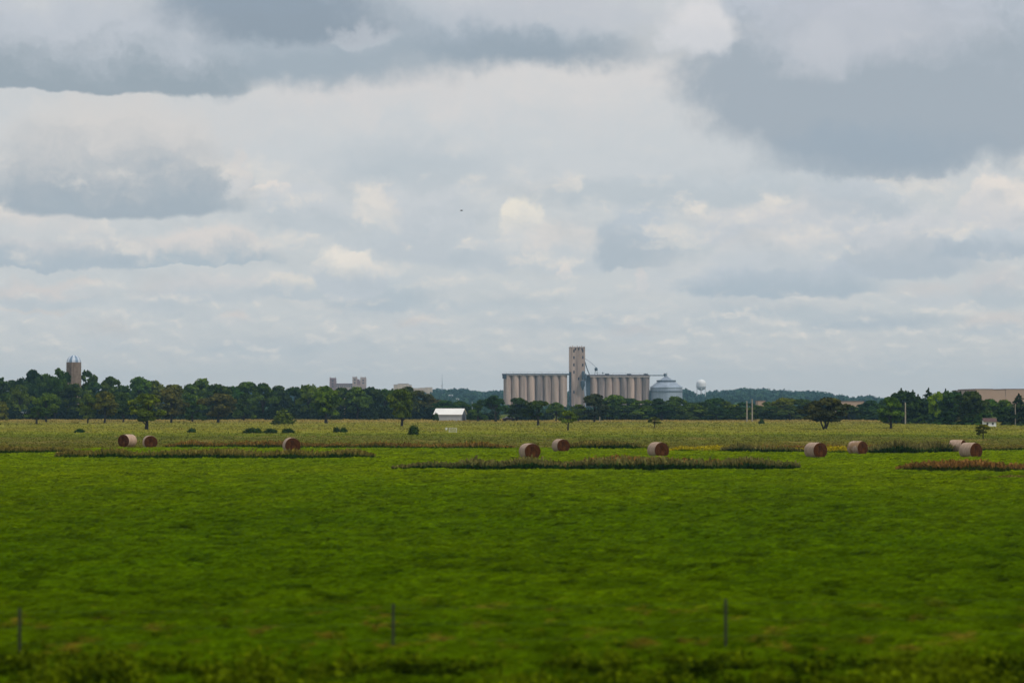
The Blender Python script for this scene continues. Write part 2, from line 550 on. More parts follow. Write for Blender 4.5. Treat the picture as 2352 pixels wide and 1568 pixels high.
def cloud(cx, base, w, h, hb, s, dark, light, op=1.0, nz=0.9, x_tilt=0.0, flat=False):
    """one cloud: centre column, row of its base, half width, height above and fade below the base (rows), edge softness"""
    global out
    cx, by, w, h, hb = cx / 100.0, (HOR - base) / 100.0, w / 100.0, h / 100.0, hb / 100.0
    qx = W.math('MULTIPLY_ADD', PX, 1 / w, -cx / w)
    qy = W.math('MULTIPLY_ADD', PY, 1 / h, -by / h)
    dy = W.math('MAXIMUM', qy, W.math('MULTIPLY_ADD', LOW if flat else LOOSE, -1 / hb, by / hb))
    c = W.new('ShaderNodeCombineXYZ'); W.l.new(qx, c.inputs[0]); W.l.new(dy, c.inputs[1])
    r = W.vmath('LENGTH', c.outputs[0])
    cov = W.ramp(r, 1 + s, 1 - s, 0, op)
    tt = W.math('MULTIPLY_ADD', W.math('SUBTRACT', fine, 0.5), nz, qy)
    if x_tilt: tt = W.math('MULTIPLY_ADD', qx, x_tilt, tt)
    g = sum(dark) / 3.0
    dark = tuple(v * 0.78 + g * 0.22 + 6 for v in dark)
    col = W.mix(W.ramp(tt, -0.05, 0.85), sc(dark), sc(light))
    out = W.mix(cov, out, col)


CLOUDS = [
    # low, far puffs near the horizon
    (90, 728, 100, 14, 8, .5, (196, 201, 203), (212, 205, 200), .7), (260, 790, 55, 45, 20, .6, (190, 197, 201), (206, 202, 199), .6),
    (545, 742, 32, 22, 10, .5, (200, 202, 202), (216, 208, 203), .8), (840, 722, 65, 36, 14, .6, (188, 196, 201), (208, 204, 201), .6),
    (960, 758, 55, 30, 8, .5, (196, 200, 202), (214, 207, 202), .8), (1450, 778, 55, 32, 10, .6, (192, 198, 201), (210, 204, 201), .7),
    (1990, 745, 150, 26, 16, .6, (168, 183, 194), (186, 195, 201), .7), (2280, 762, 80, 40, 12, .5, (186, 194, 199), (214, 207, 202), .8),
    (1760, 720, 170, 30, 16, .6, (176, 189, 197), (196, 200, 203), .6), (1150, 700, 160, 30, 20, .6, (180, 192, 199), (196, 201, 203), .5),
    (1330, 740, 180, 22, 16, .6, (178, 190, 198), (192, 198, 202), .5), (620, 800, 240, 26, 18, .6, (182, 192, 198), (192, 198, 202), .5),
    (100, 700, 140, 44, 16, .4, (184, 194, 200), (214, 207, 203), .8), (190, 672, 46, 28, 12, .4, (196, 201, 203), (216, 209, 204), .8),
    (370, 700, 60, 60, 20, .5, (186, 195, 201), (206, 203, 201), .6), (2120, 690, 80, 40, 18, .5, (190, 197, 202), (208, 204, 202), .7),
    (2290, 690, 80, 70, 20, .5, (178, 190, 198), (206, 203, 203), .7),
    # middle rows
    (690, 676, 100, 40, 16, 0.217, (182, 193, 200), (225, 220, 212), .9), (860, 690, 110, 80, 30, 0.31, (172, 187, 197), (202, 208, 211), .8),
    (800, 650, 80, 100, 40, 0.14, (186, 195, 202), (234, 228, 218), 1), (450, 600, 200, 70, 14, 0.186, (168, 184, 195), (219, 214, 210), .95, 0.9, .25),
    (120, 606, 210, 90, 18, 0.217, (166, 182, 194), (212, 210, 209), .9), (500, 680, 140, 46, 20, 0.31, (186, 195, 201), (212, 210, 209), .7),
    (1215, 540, 62, 95, 30, 0.186, (206, 207, 206), (234, 228, 216), 1), (1290, 600, 105, 90, 30, 0.248, (190, 198, 203), (222, 217, 212), .9),
    (1000, 560, 130, 130, 50, 0.31, (180, 191, 200), (202, 207, 212), .7), (890, 500, 42, 55, 20, 0.248, (200, 203, 205), (220, 216, 212), .8),
    (1460, 600, 92, 140, 20, 0.217, (165, 180, 192), (190, 199, 207), .85, .5), (1282, 630, 22, 24, 12, 0.248, (206, 206, 205), (228, 220, 214), .8),
    (1482, 655, 12, 36, 14, 0.31, (208, 206, 204), (228, 218, 211), .8), (1620, 640, 160, 60, 40, 0.372, (192, 199, 204), (208, 210, 211), .6),
    (1790, 535, 200, 95, 40, 0.186, (192, 198, 204), (218, 215, 213), .95), (2060, 610, 170, 135, 30, 0.217, (172, 185, 196), (210, 211, 213), .9),
    (1800, 664, 220, 70, 20, 0.248, (163, 180, 193), (196, 203, 210), .85, .4), (1790, 600, 150, 70, 30, 0.217, (192, 199, 204), (216, 214, 212), .85),
    (2280, 580, 130, 60, 20, 0.31, (164, 180, 194), (196, 204, 211), .8), (2290, 500, 115, 85, 30, 0.1736, (200, 202, 205), (230, 223, 216), 1),
    (1560, 440, 330, 70, 40, 0.372, (176, 189, 198), (196, 204, 210), .7, .4), (610, 448, 46, 26, 14, 0.217, (206, 206, 205), (228, 221, 215), .9),
    (100, 540, 170, 70, 20, 0.31, (196, 201, 203), (219, 214, 210), .8),
    (850, 535, 72, 95, 30, 0.217, (188, 197, 203), (224, 220, 214), .9), (700, 500, 100, 70, 40, 0.31, (182, 193, 201), (204, 208, 212), .7),
    (1130, 590, 90, 60, 30, 0.31, (182, 193, 201), (206, 210, 212), .7), (1950, 470, 120, 60, 40, 0.31, (176, 188, 198), (200, 206, 212), .7),
    # the two big lit masses in the middle
    (900, 345, 420, 205, 60, .5, (196, 202, 206), (215, 212, 211), .85), (1400, 345, 440, 235, 60, .3, (196, 202, 206), (216, 214, 213), .9),
    (960, 390, 180, 60, 40, .6, (176, 189, 198), (190, 198, 204), .6, .4),
    # left hand cloud with a flat blue base
    (270, 480, 285, 265, 24, .26, (157, 172, 184), (212, 210, 208), 1, .62, 0, True), (545, 430, 26, 90, 30, .4, (206, 206, 206), (216, 211, 208), .8),
    # dark decks along the top
    (1150, 112, 330, 110, 45, .6, (140, 158, 174), (174, 185, 196), .95, .6), (1260, 30, 260, 60, 40, .5, (186, 192, 201), (196, 199, 206), .8),
    (600, 150, 420, 170, 55, .5, (150, 167, 181), (178, 187, 197), .95, .6), (600, 60, 270, 120, 40, .45, (132, 150, 167), (142, 158, 174), .9, .5),
    (150, 208, 430, 200, 18, .24, (143, 160, 173), (192, 198, 206), .95, .8, 0, True), (820, 92, 70, 26, 14, .5, (182, 190, 199), (194, 198, 205), .6),
    (2080, 170, 520, 320, 225, .14, (154, 168, 181), (190, 197, 207), .96, 1.1), (2000, 380, 260, 70, 24, .5, (146, 164, 180), (154, 170, 184), .6, .3),
    (1990, 80, 230, 90, 60, .6, (186, 191, 201), (196, 199, 208), .75, .6), (1610, 90, 85, 110, 40, .4, (204, 206, 211), (220, 219, 221), .95),
    (1870, 130, 60, 60, 50, .6, (188, 193, 202), (196, 200, 207), .7),
]
for c in CLOUDS: cloud(*c)
hiS = W.ramp(cY, 0.8, 4.0)


def billow(v):
    a = W.noise(W.scalev(v, (1.0, 2.0, 1)), 1.15, 6, 0.55)
    b = W.noise(W.scalev(v, (1.0, 1.6, 1)), 0.55, 7, 0.57)
    return W.math('ADD', W.math('MULTIPLY', a, W.math('SUBTRACT', 1.0, hiS)), W.math('MULTIPLY', b, hiS))


PWS = W.vmath('ADD', P0, W.vmath('MULTIPLY', wB, (0.8, 0.5, 0)))
bil = billow(PWS)
step = W.new('ShaderNodeCombineXYZ'); W.put(step.inputs[0], 0.08); W.l.new(W.ramp(cY, 0.8, 5.0, 0.10, 0.34), step.inputs[1])
relief = W.math('MULTIPLY', W.math('SUBTRACT', bil, billow(W.vmath('ADD', PWS, step.outputs[0]))), 5.4)
puff = W.ramp(bil, 0.46, 0.60)
# sunlit crowns and shaded undersides of the billows
band = W.math('MULTIPLY', W.ramp(cY, 0.2, 1.6), W.ramp(cY, 6.2, 4.6, 0.12, 1.0))
lit = W.math('MULTIPLY', W.math('MULTIPLY', W.math('MAXIMUM', relief, 0.0), puff), band, clamp=True)
lit = W.math('MULTIPLY', lit, W.ramp(W.vmath('DOT_PRODUCT', out, (0.3, 0.5, 0.2)), 4.3, 5.5))     # no lit crowns inside the dark decks
out = W.mix(W.math('MULTIPLY', lit, 0.95, clamp=True), out, sc((226, 221, 214)))
shd = W.math('MULTIPLY', W.math('MAXIMUM', W.math('MULTIPLY', relief, -1.0), 0.0), band, clamp=True)
out = W.mix(W.math('MULTIPLY', shd, 0.30, clamp=True), out, sc((172, 184, 192)))
W.l.new(out, bg.inputs[0])

# ------------------------------------------------------------------ ground
def sheet(name, pts, z, m, kind='structure'):
    me = bpy.data.meshes.new(name)
    me.from_pydata([(x, y, z) for x, y in pts], [], [tuple(range(len(pts)))])
    me.materials.append(m)
    o = obj(name, me)
    o['kind'] = kind
    return o


sheet('ground', [(-16000, -400), (16000, -400), (16000, 20000), (-16000, 20000)], 0.0, M['pasture_soil'])

# far edge of the mown crop, as seen along the picture
EDGE = [(-400, 1045), (40, 1043), (130, 1041), (190, 1032), (380, 1029.5), (640, 1030), (900, 1031), (1190, 1031), (1480, 1033), (1650, 1038), (1850, 1041), (2000, 1042), (2160, 1040), (2360, 1037), (2800, 1036)]
edge_pts = [ground(x, y) for x, y in EDGE]
EX = np.array([p.x for p in edge_pts]); EYV = np.array([p.y for p in edge_pts])
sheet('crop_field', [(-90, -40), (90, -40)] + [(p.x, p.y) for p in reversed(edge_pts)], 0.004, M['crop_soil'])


def edge_y(x):
    return np.interp(x, EX, EYV)


# gentle hills behind the town
RX = [-500, 700, 940, 985, 1015, 1045, 1060, 1100, 1140, 1160, 1330, 1565, 1580, 1592, 1602, 1620, 1632, 1640, 1690, 1710, 1745, 1780, 1800, 1830, 1860, 1890, 1905, 1920, 1937, 1952, 1975, 1990, 2000, 2012, 2030, 2200, 2900]
RY = [897, 897, 896, 894, 894, 893, 891, 899, 896, 898, 900, 895, 894, 900, 905, 904, 899, 898, 893, 891, 892, 896, 895, 899, 897, 900, 901, 908, 906, 914, 911, 909, 907, 912, 915, 914, 912]
HD = 3400.0
TREE_H = 9.0


def ridge(xw, yw):
    col = CX + xw / yw * F
    return (HOR - np.interp(col, RX, RY)) / F * HD + EYE - TREE_H


def hill_h(xw, yw):
    t = np.clip((yw - 2150) / (HD - 2150), 0, 1)
    return np.maximum(ridge(xw, yw), 2.0) * (t * t * (3 - 2 * t)) + 0.3


gx, gy = np.linspace(-1500, 1500, 121), np.linspace(2150, 5200, 41)
vs = [(x, y, float(hill_h(x, y))) for y in gy for x in gx]
fs = [(j * 121 + i, j * 121 + i + 1, (j + 1) * 121 + i + 1, (j + 1) * 121 + i) for j in range(40) for i in range(120)]
hb_ = MB(); hb_.add(vs, fs)
hills = hb_.build('hills', simple('hill ground', (0.04, 0.055, 0.02), 0.95, var=0.3, scale=0.02), smooth=True)
hills['kind'] = 'structure'


# ------------------------------------------------------------------ leaf cards
def cards(P, N, size, asp=1.0):
    """quads centred at P facing N (unnormalised), with half size"""
    n = len(P)
    N = N / (np.linalg.norm(N, axis=1, keepdims=True) + 1e-9)
    r = rng.normal(size=(n, 3))
    A = np.cross(N, r); A /= (np.linalg.norm(A, axis=1, keepdims=True) + 1e-9)
    B = np.cross(N, A)
    s = np.asarray(size).reshape(-1, 1)
    A = A * s; B = B * s * asp
    return np.stack([P - A - B * 0.6, P + A * 0.9 - B, P + A + B * 0.7, P - A * 0.8 + B], axis=1)


def uball(n):
    d = rng.normal(size=(n, 3))
    return d / np.linalg.norm(d, axis=1, keepdims=True)


def broad_crown(lobes, n_leaf, c0, shape='round', size=0.035, loose=0.0):
    """crown in a unit box: x, y within +-0.5, z from c0 to 1"""
    L, T, V = [], [], []
    hgt = 1 - c0
    k = 0
    while k < lobes:
        z = rng.uniform(0.06, 0.97)
        if shape == 'low': z = z ** 1.7
        if shape == 'round': w = math.sqrt(max(0.02, 1 - (2 * z - 0.95) ** 2))
        elif shape == 'column': w = min(1, 0.55 + 0.9 * z) * min(1.0, 3.2 * (1.02 - z)) * 0.95
        elif shape == 'egg': w = min(1, 0.66 + 0.75 * z) * min(1.0, 2.1 * (1.06 - z)) ** 0.7
        elif shape == 'spread': w = (0.55 + 0.5 * z) if z < 0.75 else math.sqrt(max(0.02, 1 - ((z - 0.6) / 0.4) ** 2)) + 0.12
        elif shape == 'low': w = math.sqrt(max(0.05, 1 - z ** 2.2))
        elif shape == 'open': w = 0.35 + 0.65 * math.sqrt(max(0.02, 1 - (2 * z - 1.1) ** 2))
        a, q = rng.uniform(0, 2 * math.pi), math.sqrt(rng.uniform(0.0, 1))
        lr = rng.uniform(0.09, 0.19) * (0.85 if loose else 1)
        rr = max(0.0, 0.5 * w - lr * 0.75) * q
        zc = c0 + hgt * (lr * 0.6 + (1 - lr * 1.3) * z)
        L.append((rr * math.cos(a), rr * math.sin(a), zc, lr)); k += 1
    tot = sum(l[3] ** 2 for l in L)
    for x, y, z, lr in L:
        n = max(12, int(n_leaf * lr * lr / tot))
        d = uball(n)
        d[:, 2] = np.where(d[:, 2] < -0.3, -d[:, 2] * rng.uniform(0, 1, n), d[:, 2])
        rad = lr * rng.uniform(0.55, 1.08 + loose, n) ** 0.7
        P = np.array([x, y, z]) + d * rad[:, None] * np.array([1, 1, 0.85])
        P[:, 2] = np.clip(P[:, 2], c0, 1.0)
        V.append(cards(P, d + rng.normal(size=(n, 3)) * 0.6, rng.uniform(0.6, 1.3, n) * size))
        T.append(np.full(n, rng.uniform(0.68, 1.35)) * rng.uniform(0.85, 1.15, n))
    V = np.concatenate(V)
    kx = np.percentile(np.abs(V[:, :, 0]), 98.5) * 2
    ky = np.percentile(np.abs(V[:, :, 1]), 98.5) * 2
    zt = np.percentile(V[:, :, 2], 99.7)
    V = V / np.array([kx, ky, 1.0])
    V[:, :, 2] = c0 + (V[:, :, 2] - c0) / (zt - c0) * (1 - c0)
    return V, np.concatenate(T), [(a / kx, b / ky, c, d) for a, b, c, d in L]


def trunk_mb(L, c0, r=0.035, lean=0.02, many=False):
    m = MB()
    top = c0 + (1 - c0) * 0.7
    bends = [(rng.normal() * lean, rng.normal() * lean) for _ in range(4)]
    pts = [(0, 0, 0)] + [(bends[i][0] * (i + 1), bends[i][1] * (i + 1), top * (i + 1) / 4) for i in range(4)]
    m.tube(pts, [r * 1.35, r, r * .8, r * .5, r * .2], 7)
    if many:
        for s in (-1, 1):
            m.tube([(0.02 * s, 0, 0), (0.08 * s, 0.02, c0 * 0.8), (0.16 * s, 0.03 * s, top * 0.8)], [r, r * .8, r * .3], 6)
    idx = rng.permutation(len(L))[:9]
    for i in idx:
        x, y, z, lr = L[i]
        zs = max(c0 * 0.75, z * rng.uniform(0.45, 0.7))
        m.tube([(0, 0, zs), (x * .5, y * .5, zs + (z - zs) * .4), (x, y, z)], [r * .5, r * .35, r * .12], 5)
    return m


def pine_crown(n_leaf, c0, tiers, size=0.03):
    V, T = [], []
    for k in range(tiers):
        f = k / (tiers - 1)
        z = c0 + (1 - c0) * f * 0.985
        w = 0.5 * (1 - f ** 1.15) ** 0.78 + 0.008
        nb = rng.integers(6, 9)
        for b in range(nb):
            a = rng.uniform(0, 2 * math.pi); ln = w * rng.uniform(0.65, 1.08)
            n = max(8, int(n_leaf / tiers / nb * (1.5 - f)))
            s = np.sqrt(rng.uniform(0.02, 1, n))
            P = np.stack([np.cos(a) * ln * s, np.sin(a) * ln * s, z - 0.05 * s + rng.normal(size=n) * 0.012], 1)
            P += rng.normal(size=(n, 3)) * np.array((0.034, 0.034, 0.014)) * (1.08 - f)
            P[:, 2] = np.clip(P[:, 2], c0 * 0.7, 1)
            V.append(cards(P, np.stack([np.cos(a) * .6 + rng.normal(size=n) * .5, np.sin(a) * .6 + rng.normal(size=n) * .5, 0.7 + rng.normal(size=n) * .4], 1), rng.uniform(.6, 1.3, n) * size * (1.1 - .6 * f)))
            T.append(np.full(n, rng.uniform(0.75, 1.2)))
    return np.concatenate(V), np.concatenate(T), [(0, 0, 0.8, 0.1)]


KINDS = {}


def add_kind(key, crown, trunk):
    V, T, L = crown
    KINDS.setdefault(key, []).append((quads_mesh('crown', V, M['leaf'], T), trunk(L)))


for _ in range(5):
    add_kind('round', broad_crown(26, 3600, 0.10, 'round', 0.027, 0.22), lambda L: trunk_mb(L, 0.10).mesh('trunk', M['bark'], True))
for _ in range(3):
    add_kind('tall', broad_crown(26, 3200, 0.12, 'column', 0.030, 0.22), lambda L: trunk_mb(L, 0.12, 0.03).mesh('trunk', M['bark'], True))
for _ in range(3):
    add_kind('lone', broad_crown(30, 4000, 0.15, 'egg', 0.028, 0.12), lambda L: trunk_mb(L, 0.17, 0.045).mesh('trunk', M['bark'], True))
for _ in range(2):
    add_kind('airy', broad_crown(15, 1000, 0.25, 'open', 0.034, 0.35), lambda L: trunk_mb(L, 0.25, 0.03, 0.03).mesh('trunk', M['bark'], True))
for _ in range(4):
    add_kind('low', broad_crown(22, 2600, 0.015, 'low', 0.034, 0.15), lambda L: trunk_mb(L, 0.03, 0.03).mesh('trunk', M['bark'], True))
def bush_crown(n_leaf):
    d = uball(n_leaf); d[:, 2] = np.abs(d[:, 2])
    lum = 1 + .16 * np.sin(3 * np.arctan2(d[:, 1], d[:, 0]) + 4 * d[:, 2]) + .10 * np.sin(7 * np.arctan2(d[:, 1], d[:, 0]) + 1)
    r = rng.uniform(.35, 1.0, n_leaf) ** .5 * lum * rng.uniform(.85, 1.15, n_leaf)
    P = d * r[:, None] * np.array([.44, .44, .86]) + np.array([0, 0, .06])
    P[:, 2] *= 1 / np.percentile(P[:, 2], 99.5)
    V = cards(P, d + rng.normal(size=(n_leaf, 3)) * .7, rng.uniform(.6, 1.3, n_leaf) * .05)
    T = .75 + .5 * (np.sin(P[:, 0] * 11 + 2) * np.sin(P[:, 1] * 9) * np.sin(P[:, 2] * 8 + 1) + 1) / 2
    return V, T * rng.uniform(.85, 1.15, n_leaf), [(.2, .1, .6, .1), (-.2, .05, .6, .1), (0, -.2, .7, .1)]


for _ in range(3):
    add_kind('bush', bush_crown(1300), lambda L: trunk_mb(L, 0.06, 0.03).mesh('trunk', M['bark'], True))
for _ in range(3):
    add_kind('small', broad_crown(12, 1100, 0.24, 'round', 0.045, 0.15), lambda L: trunk_mb(L, 0.26, 0.04).mesh('trunk', M['bark'], True))
add_kind('oak', broad_crown(34, 4600, 0.16, 'round', 0.027, 0.1), lambda L: trunk_mb(L, 0.22, 0.024, 0.02, True).mesh('trunk', M['bark'], True))
for _ in range(3):
    add_kind('pine', pine_crown(3200, 0.06, 17), lambda L: trunk_mb(L, 0.9, 0.03, 0.004).mesh('trunk', M['bark'], True))

G_DARK, G_BLUE, G_MID, G_OLIVE, G_BROWN, G_YEL = (0.038, 0.070, 0.011), (0.028, 0.062, 0.016), (0.066, 0.112, 0.012), (0.100, 0.122, 0.012), (0.078, 0.084, 0.024), (0.15, 0.21, 0.010)
count = {}


def tree(kind, xl, xr, ytop, ybase, colour, label, name='broadleaf_tree', cat='tree', group=None, d=None):
    if d is None: d = dist(ybase)
    p = at((xl + xr) / 2, ybase, d); p.z = 0
    top = at((xl + xr) / 2, ytop, d).z
    w = (xr - xl) / F * d
    i = count.get(kind, 0); count[kind] = i + 1
    cm, tm = KINDS[kind][i % len(KINDS[kind])]
    r = empty(name, p, 2.4 * i + 0.3, (w, w, top))
    tag(r, label, cat, group)
    c = obj('crown', cm, r)
    j = np.random.default_rng(i * 13 + len(label)).uniform(0.85, 1.15, 3)
    c.color = (*(float(a * b) for a, b in zip(colour, j)), 1)
    obj('trunk', tm, r)
    return r


# --- left grove round the silo and the long treeline (distances 820-960 m)
GT = 'trees of the long treeline on the left'
LEFT = [
    ('tall', -30, 22, 868, G_DARK, 'dark pointed tree at the far left edge of the treeline'),
    ('round', 12, 44, 874, G_BLUE, 'narrow dark tree just right of the pointed tree at the left edge'),
    ('round', 28, 62, 884, G_MID, 'low pale green tree in the dip left of the grove beside the silo'),
    ('tall', 54, 96, 850, G_BLUE, 'tall narrow tree with a high pointed tip well left of the silo'),
    ('round', 78, 122, 861, G_DARK, 'broad round dark tree between the tall pointed tree and the silo'),
    ('round', 106, 146, 868, G_DARK, 'dark tree in the gap left of the sparse tree by the silo'),
    ('airy', 124, 158, 846, G_DARK, 'sparse branchy tree with ragged top touching the left side of the silo'),
    ('airy', 184, 216, 851, G_DARK, 'sparse tree with a leaning ragged tuft right of the silo'),
    ('round', 150, 196, 882, G_DARK, 'dark tree covering the foot of the concrete silo'),
    ('round', 196, 238, 879, G_BLUE, 'low dark tree just right of the sparse tuft beside the silo'),
    ('round', 232, 276, 866, G_MID, 'tree with a small peaked top, first peak right of the silo'),
    ('round', 264, 304, 887, G_BLUE, 'low blue green tree between two peaked trees right of the silo'),
    ('round', 298, 344, 868, G_MID, 'tall round tree left of the twin, above the brownish field tree'),
    ('round', 334, 380, 875, G_MID, 'round tree right of the twin, above the brownish field tree'),
    ('round', 374, 424, 884, G_OLIVE, 'olive green tree at the notch right of the twin round trees'),
    ('round', 414, 456, 883, G_MID, 'broad tree at the left shoulder of the highest peak in the treeline'),
    ('round', 440, 490, 871, G_MID, 'highest peaked green tree above the pair of hay bales and to the right'),
    ('round', 476, 524, 884, G_DARK, 'dark rounded tree on the right shoulder of the highest peak'),
    ('round', 510, 556, 888, G_BLUE, 'blue green tree in the shallow dip right of the highest peak'),
    ('round', 546, 592, 878, G_MID, 'leafy tree topping the treeline above and left of the single hay bale'),
    ('round', 582, 626, 881, G_DARK, 'dark tree directly above the small round field bush on its left'),
    ('round', 618, 664, 887, G_BLUE, 'tree directly above the small round bush in the pasture'),
    ('round', 656, 700, 890, G_DARK, 'low dark tree just right of the tree above the round bush'),
    ('round', 690, 728, 884, G_MID, 'bushy tree left of the tall two-toned tree near the twin-towered building'),
    ('round', 722, 768, 888, G_OLIVE, 'treetop right behind the tall two-toned field tree'),
    ('round', 760, 808, 891, G_DARK, 'tree below the left tower of the brick building'),
    ('round', 796, 844, 890, G_MID, 'tree below the right towers of the brick building'),
    ('round', 832, 872, 890, G_BLUE, 'tree just right of the brick building towers'),
    ('round', 862, 908, 894, G_DARK, 'dark tree left of the lone upright tree in the pasture'),
    ('tall', 918, 954, 889, G_DARK, 'slim dark treetop just right of the lone upright tree'),
    ('round', 940, 980, 897, G_BROWN, 'brownish tree in front of the cream buildings'),
    ('round', 966, 1012, 915, G_BROWN, 'low brownish tree left of the white barn'),
    ('round', 1000, 1046, 920, G_BLUE, 'blue green tree behind the roof of the white barn'),
    ('round', 1036, 1076, 922, G_DARK, 'dark low tree behind the right end of the white barn'),
]
for i, (k, a, b, yt, c, lab) in enumerate(LEFT):
    tree(k, a - 10, b + 10, yt, 961, c, lab, group=GT, d=(880, 915, 850)[i % 3])

# --- trees standing in front of it
FRONT = [
    ('low', -26, 19, 920, 969, G_OLIVE, 'dull green bushy tree cut by the left edge of the picture'),
    ('small', 60, 108, 934, 974, G_DARK, 'dark squat tree on two short trunks at the left of the pasture'),
    ('round', 80, 132, 904, 969, G_MID, 'grey green tree behind the squat dark tree left of the silo'),
    ('round', 183, 220, 907, 972, G_OLIVE, 'slim olive tree, left one of the pair below and right of the silo'),
    ('round', 214, 266, 899, 972, G_OLIVE, 'taller olive tree, right one of the pair below and right of the silo'),
    ('round', 262, 304, 902, 970, G_DARK, 'dark tree between the olive pair and the brownish rounded tree'),
    ('lone', 301, 372, 904, 986, G_OLIVE, 'rounded brownish green tree on a dark trunk out in the pasture above the bales'),
    ('round', 364, 422, 892, 971, G_BROWN, 'tall brownish tree right of the rounded pasture tree'),
    ('low', 414, 470, 906, 969, G_DARK, 'bushy dark tree between two brownish trees in the left treeline'),
    ('round', 464, 538, 904, 971, G_BROWN, 'broad brown tinged tree above and right of the second hay bale'),
    ('low', 536, 584, 905, 966, G_DARK, 'dense dark low tree right of the broad brown tinged tree'),
    ('bush', 626, 673, 944, 975, G_OLIVE, 'small round olive bush alone in the pasture above the single bale'),
    ('lone', 718, 780, 888, 972, G_MID, 'tall leafy tree with a dark shrubby foot left of the white pole'),
    ('lone', 897, 948, 894, 979, (0.080, 0.110, 0.012), 'lone upright oval tree in the pasture right of the white pole'),
    ('bush', 940, 961, 976, 999, G_DARK, 'small dark square bush just right of the lone upright tree'),
    ('low', 1075, 1122, 919, 967, G_DARK, 'round dark tree touching the right end of the white barn'),
    ('small', 1110, 1168, 908, 968, G_BLUE, 'dark tree with a bare trunk beside the parked car'),
    ('round', 1160, 1216, 914, 967, G_DARK, 'dark tree right of the parked car below the left silo bank'),
    ('small', 1208, 1264, 920, 977, G_DARK, 'round dark tree on a short trunk, out in front below the left silo bank'),
    ('round', 1258, 1296, 924, 967, G_MID, 'green tree between the round dark tree and the small olive tree'),
    ('small', 1286, 1324, 943, 989, G_OLIVE, 'small olive tree on a thin trunk above the back bale, below the headhouse'),
    ('round', 1312, 1346, 929, 967, G_MID, 'green tree right behind the small olive tree, below the headhouse'),
    ('round', 1338, 1392, 906, 969, (0.040, 0.062, 0.018), 'tallest dark green tree below the elevator, right of the headhouse'),
    ('small', 1493, 1514, 957, 982, G_OLIVE, 'tiny thin tree alone in the pasture below the steel grain bin'),
    ('oak', 1848, 1942, 914, 986, (0.056, 0.064, 0.016), 'wide spreading dark oak with forked trunk alone in the pasture on the right'),
    ('lone', 2021, 2072, 912, 984, (0.064, 0.130, 0.012), 'bright green egg shaped tree on a short trunk left of the pine grove'),
    ('small', 2245, 2271, 974, 1008, G_OLIVE, 'little leaning green tree in the pasture above the rightmost bale'),
]
for k, a, b, yt, yb, c, lab in FRONT:
    tree(k, a - 3, b + 3, yt, yb, c, lab, name='bush' if 'bush ' in lab + ' ' and 'bushy' not in lab else 'broadleaf_tree', cat='bush' if 'bush ' in lab + ' ' and 'bushy' not in lab else 'tree')

# --- hedgerow of trees in front of the elevator and on to the right
GH = 'trees of the hedgerow below the elevator'
HEDGE = [
    ('round', 1384, 1430, 907, 960, G_MID, 'leafy tree next right of the tallest tree, below the right silo bank'),
    ('round', 1420, 1466, 915, 961, G_BLUE, 'second leafy tree right of the tallest tree, below the right silo bank'),
    ('low', 1456, 1496, 919, 962, G_MID, 'tree below the right end of the right silo bank'),
    ('round', 1494, 1530, 915, 961, G_BLUE, 'peaked tree covering the left foot of the steel grain bin'),
    ('round', 1528, 1570, 911, 960, G_MID, 'round topped tree covering the right foot of the steel grain bin'),
    ('low', 1562, 1606, 925, 962, G_MID, 'low bushy tree just right of the steel grain bin'),
    ('low', 1598, 1640, 924, 962, G_DARK, 'low dark tree below the water tower'),
    ('round', 1626, 1662, 915, 961, G_DARK, 'taller dark tree just right of the water tower'),
    ('low', 1654, 1700, 922, 962, G_MID, 'rounded tree in the hedgerow left of the pair of poles'),
    ('low', 1692, 1740, 925, 962, G_BLUE, 'rounded tree directly behind the pair of poles'),
    ('low', 1752, 1786, 923, 962, G_MID, 'tree right of the small tan wall glimpsed in the hedgerow'),
    ('round', 1776, 1826, 914, 961, G_OLIVE, 'tall light green tree left of the wide spreading oak'),
    ('round', 1816, 1864, 917, 961, G_DARK, 'dark tree right behind the left side of the wide oak'),
    ('low', 1930, 1964, 931, 963, G_MID, 'low tree just right of the wide oak, below the tan wall'),
    ('round', 1980, 2022, 920, 963, G_BLUE, 'tree right of the long tan wall and left of the egg shaped tree'),
    ('round', 2010, 2060, 918, 962, G_BLUE, 'tree behind the egg shaped tree'),
]
for i, (k, a, b, yt, yb, c, lab) in enumerate(HEDGE):
    tree(k, a - 11, b + 11, yt, yb, c, lab, group=GH, d=(860, 900, 835)[i % 3])
GB = 'bushes along the front of the hedgerow'
xs = [1396, 1436, 1478, 1520, 1562, 1604, 1648, 1690, 1730, 1772, 1812, 1950, 1992, 2032]
BL = ['below the second silo of the right bank', 'below the middle of the right silo bank', 'below the right end of the right silo bank', 'below the left edge of the steel bin',
      'below the right edge of the steel bin', 'below the water tower', 'halfway from the water tower to the poles', 'just left of the pair of poles', 'just right of the pair of poles',
      'halfway from the poles to the wide oak', 'just left of the wide oak', 'just right of the wide oak', 'halfway from the wide oak to the egg shaped tree', 'just left of the egg shaped tree']
for i, (x, lab) in enumerate(zip(xs, BL)):
    tree('low', x - 36, x + 36, 931 + (i * 7) % 5, 964, (G_BLUE, G_DARK, G_MID)[i % 3], 'rounded bush in the low hedge ' + lab, name='hedge_bush', cat='bush', group=GB, d=812 + (i % 3) * 6)

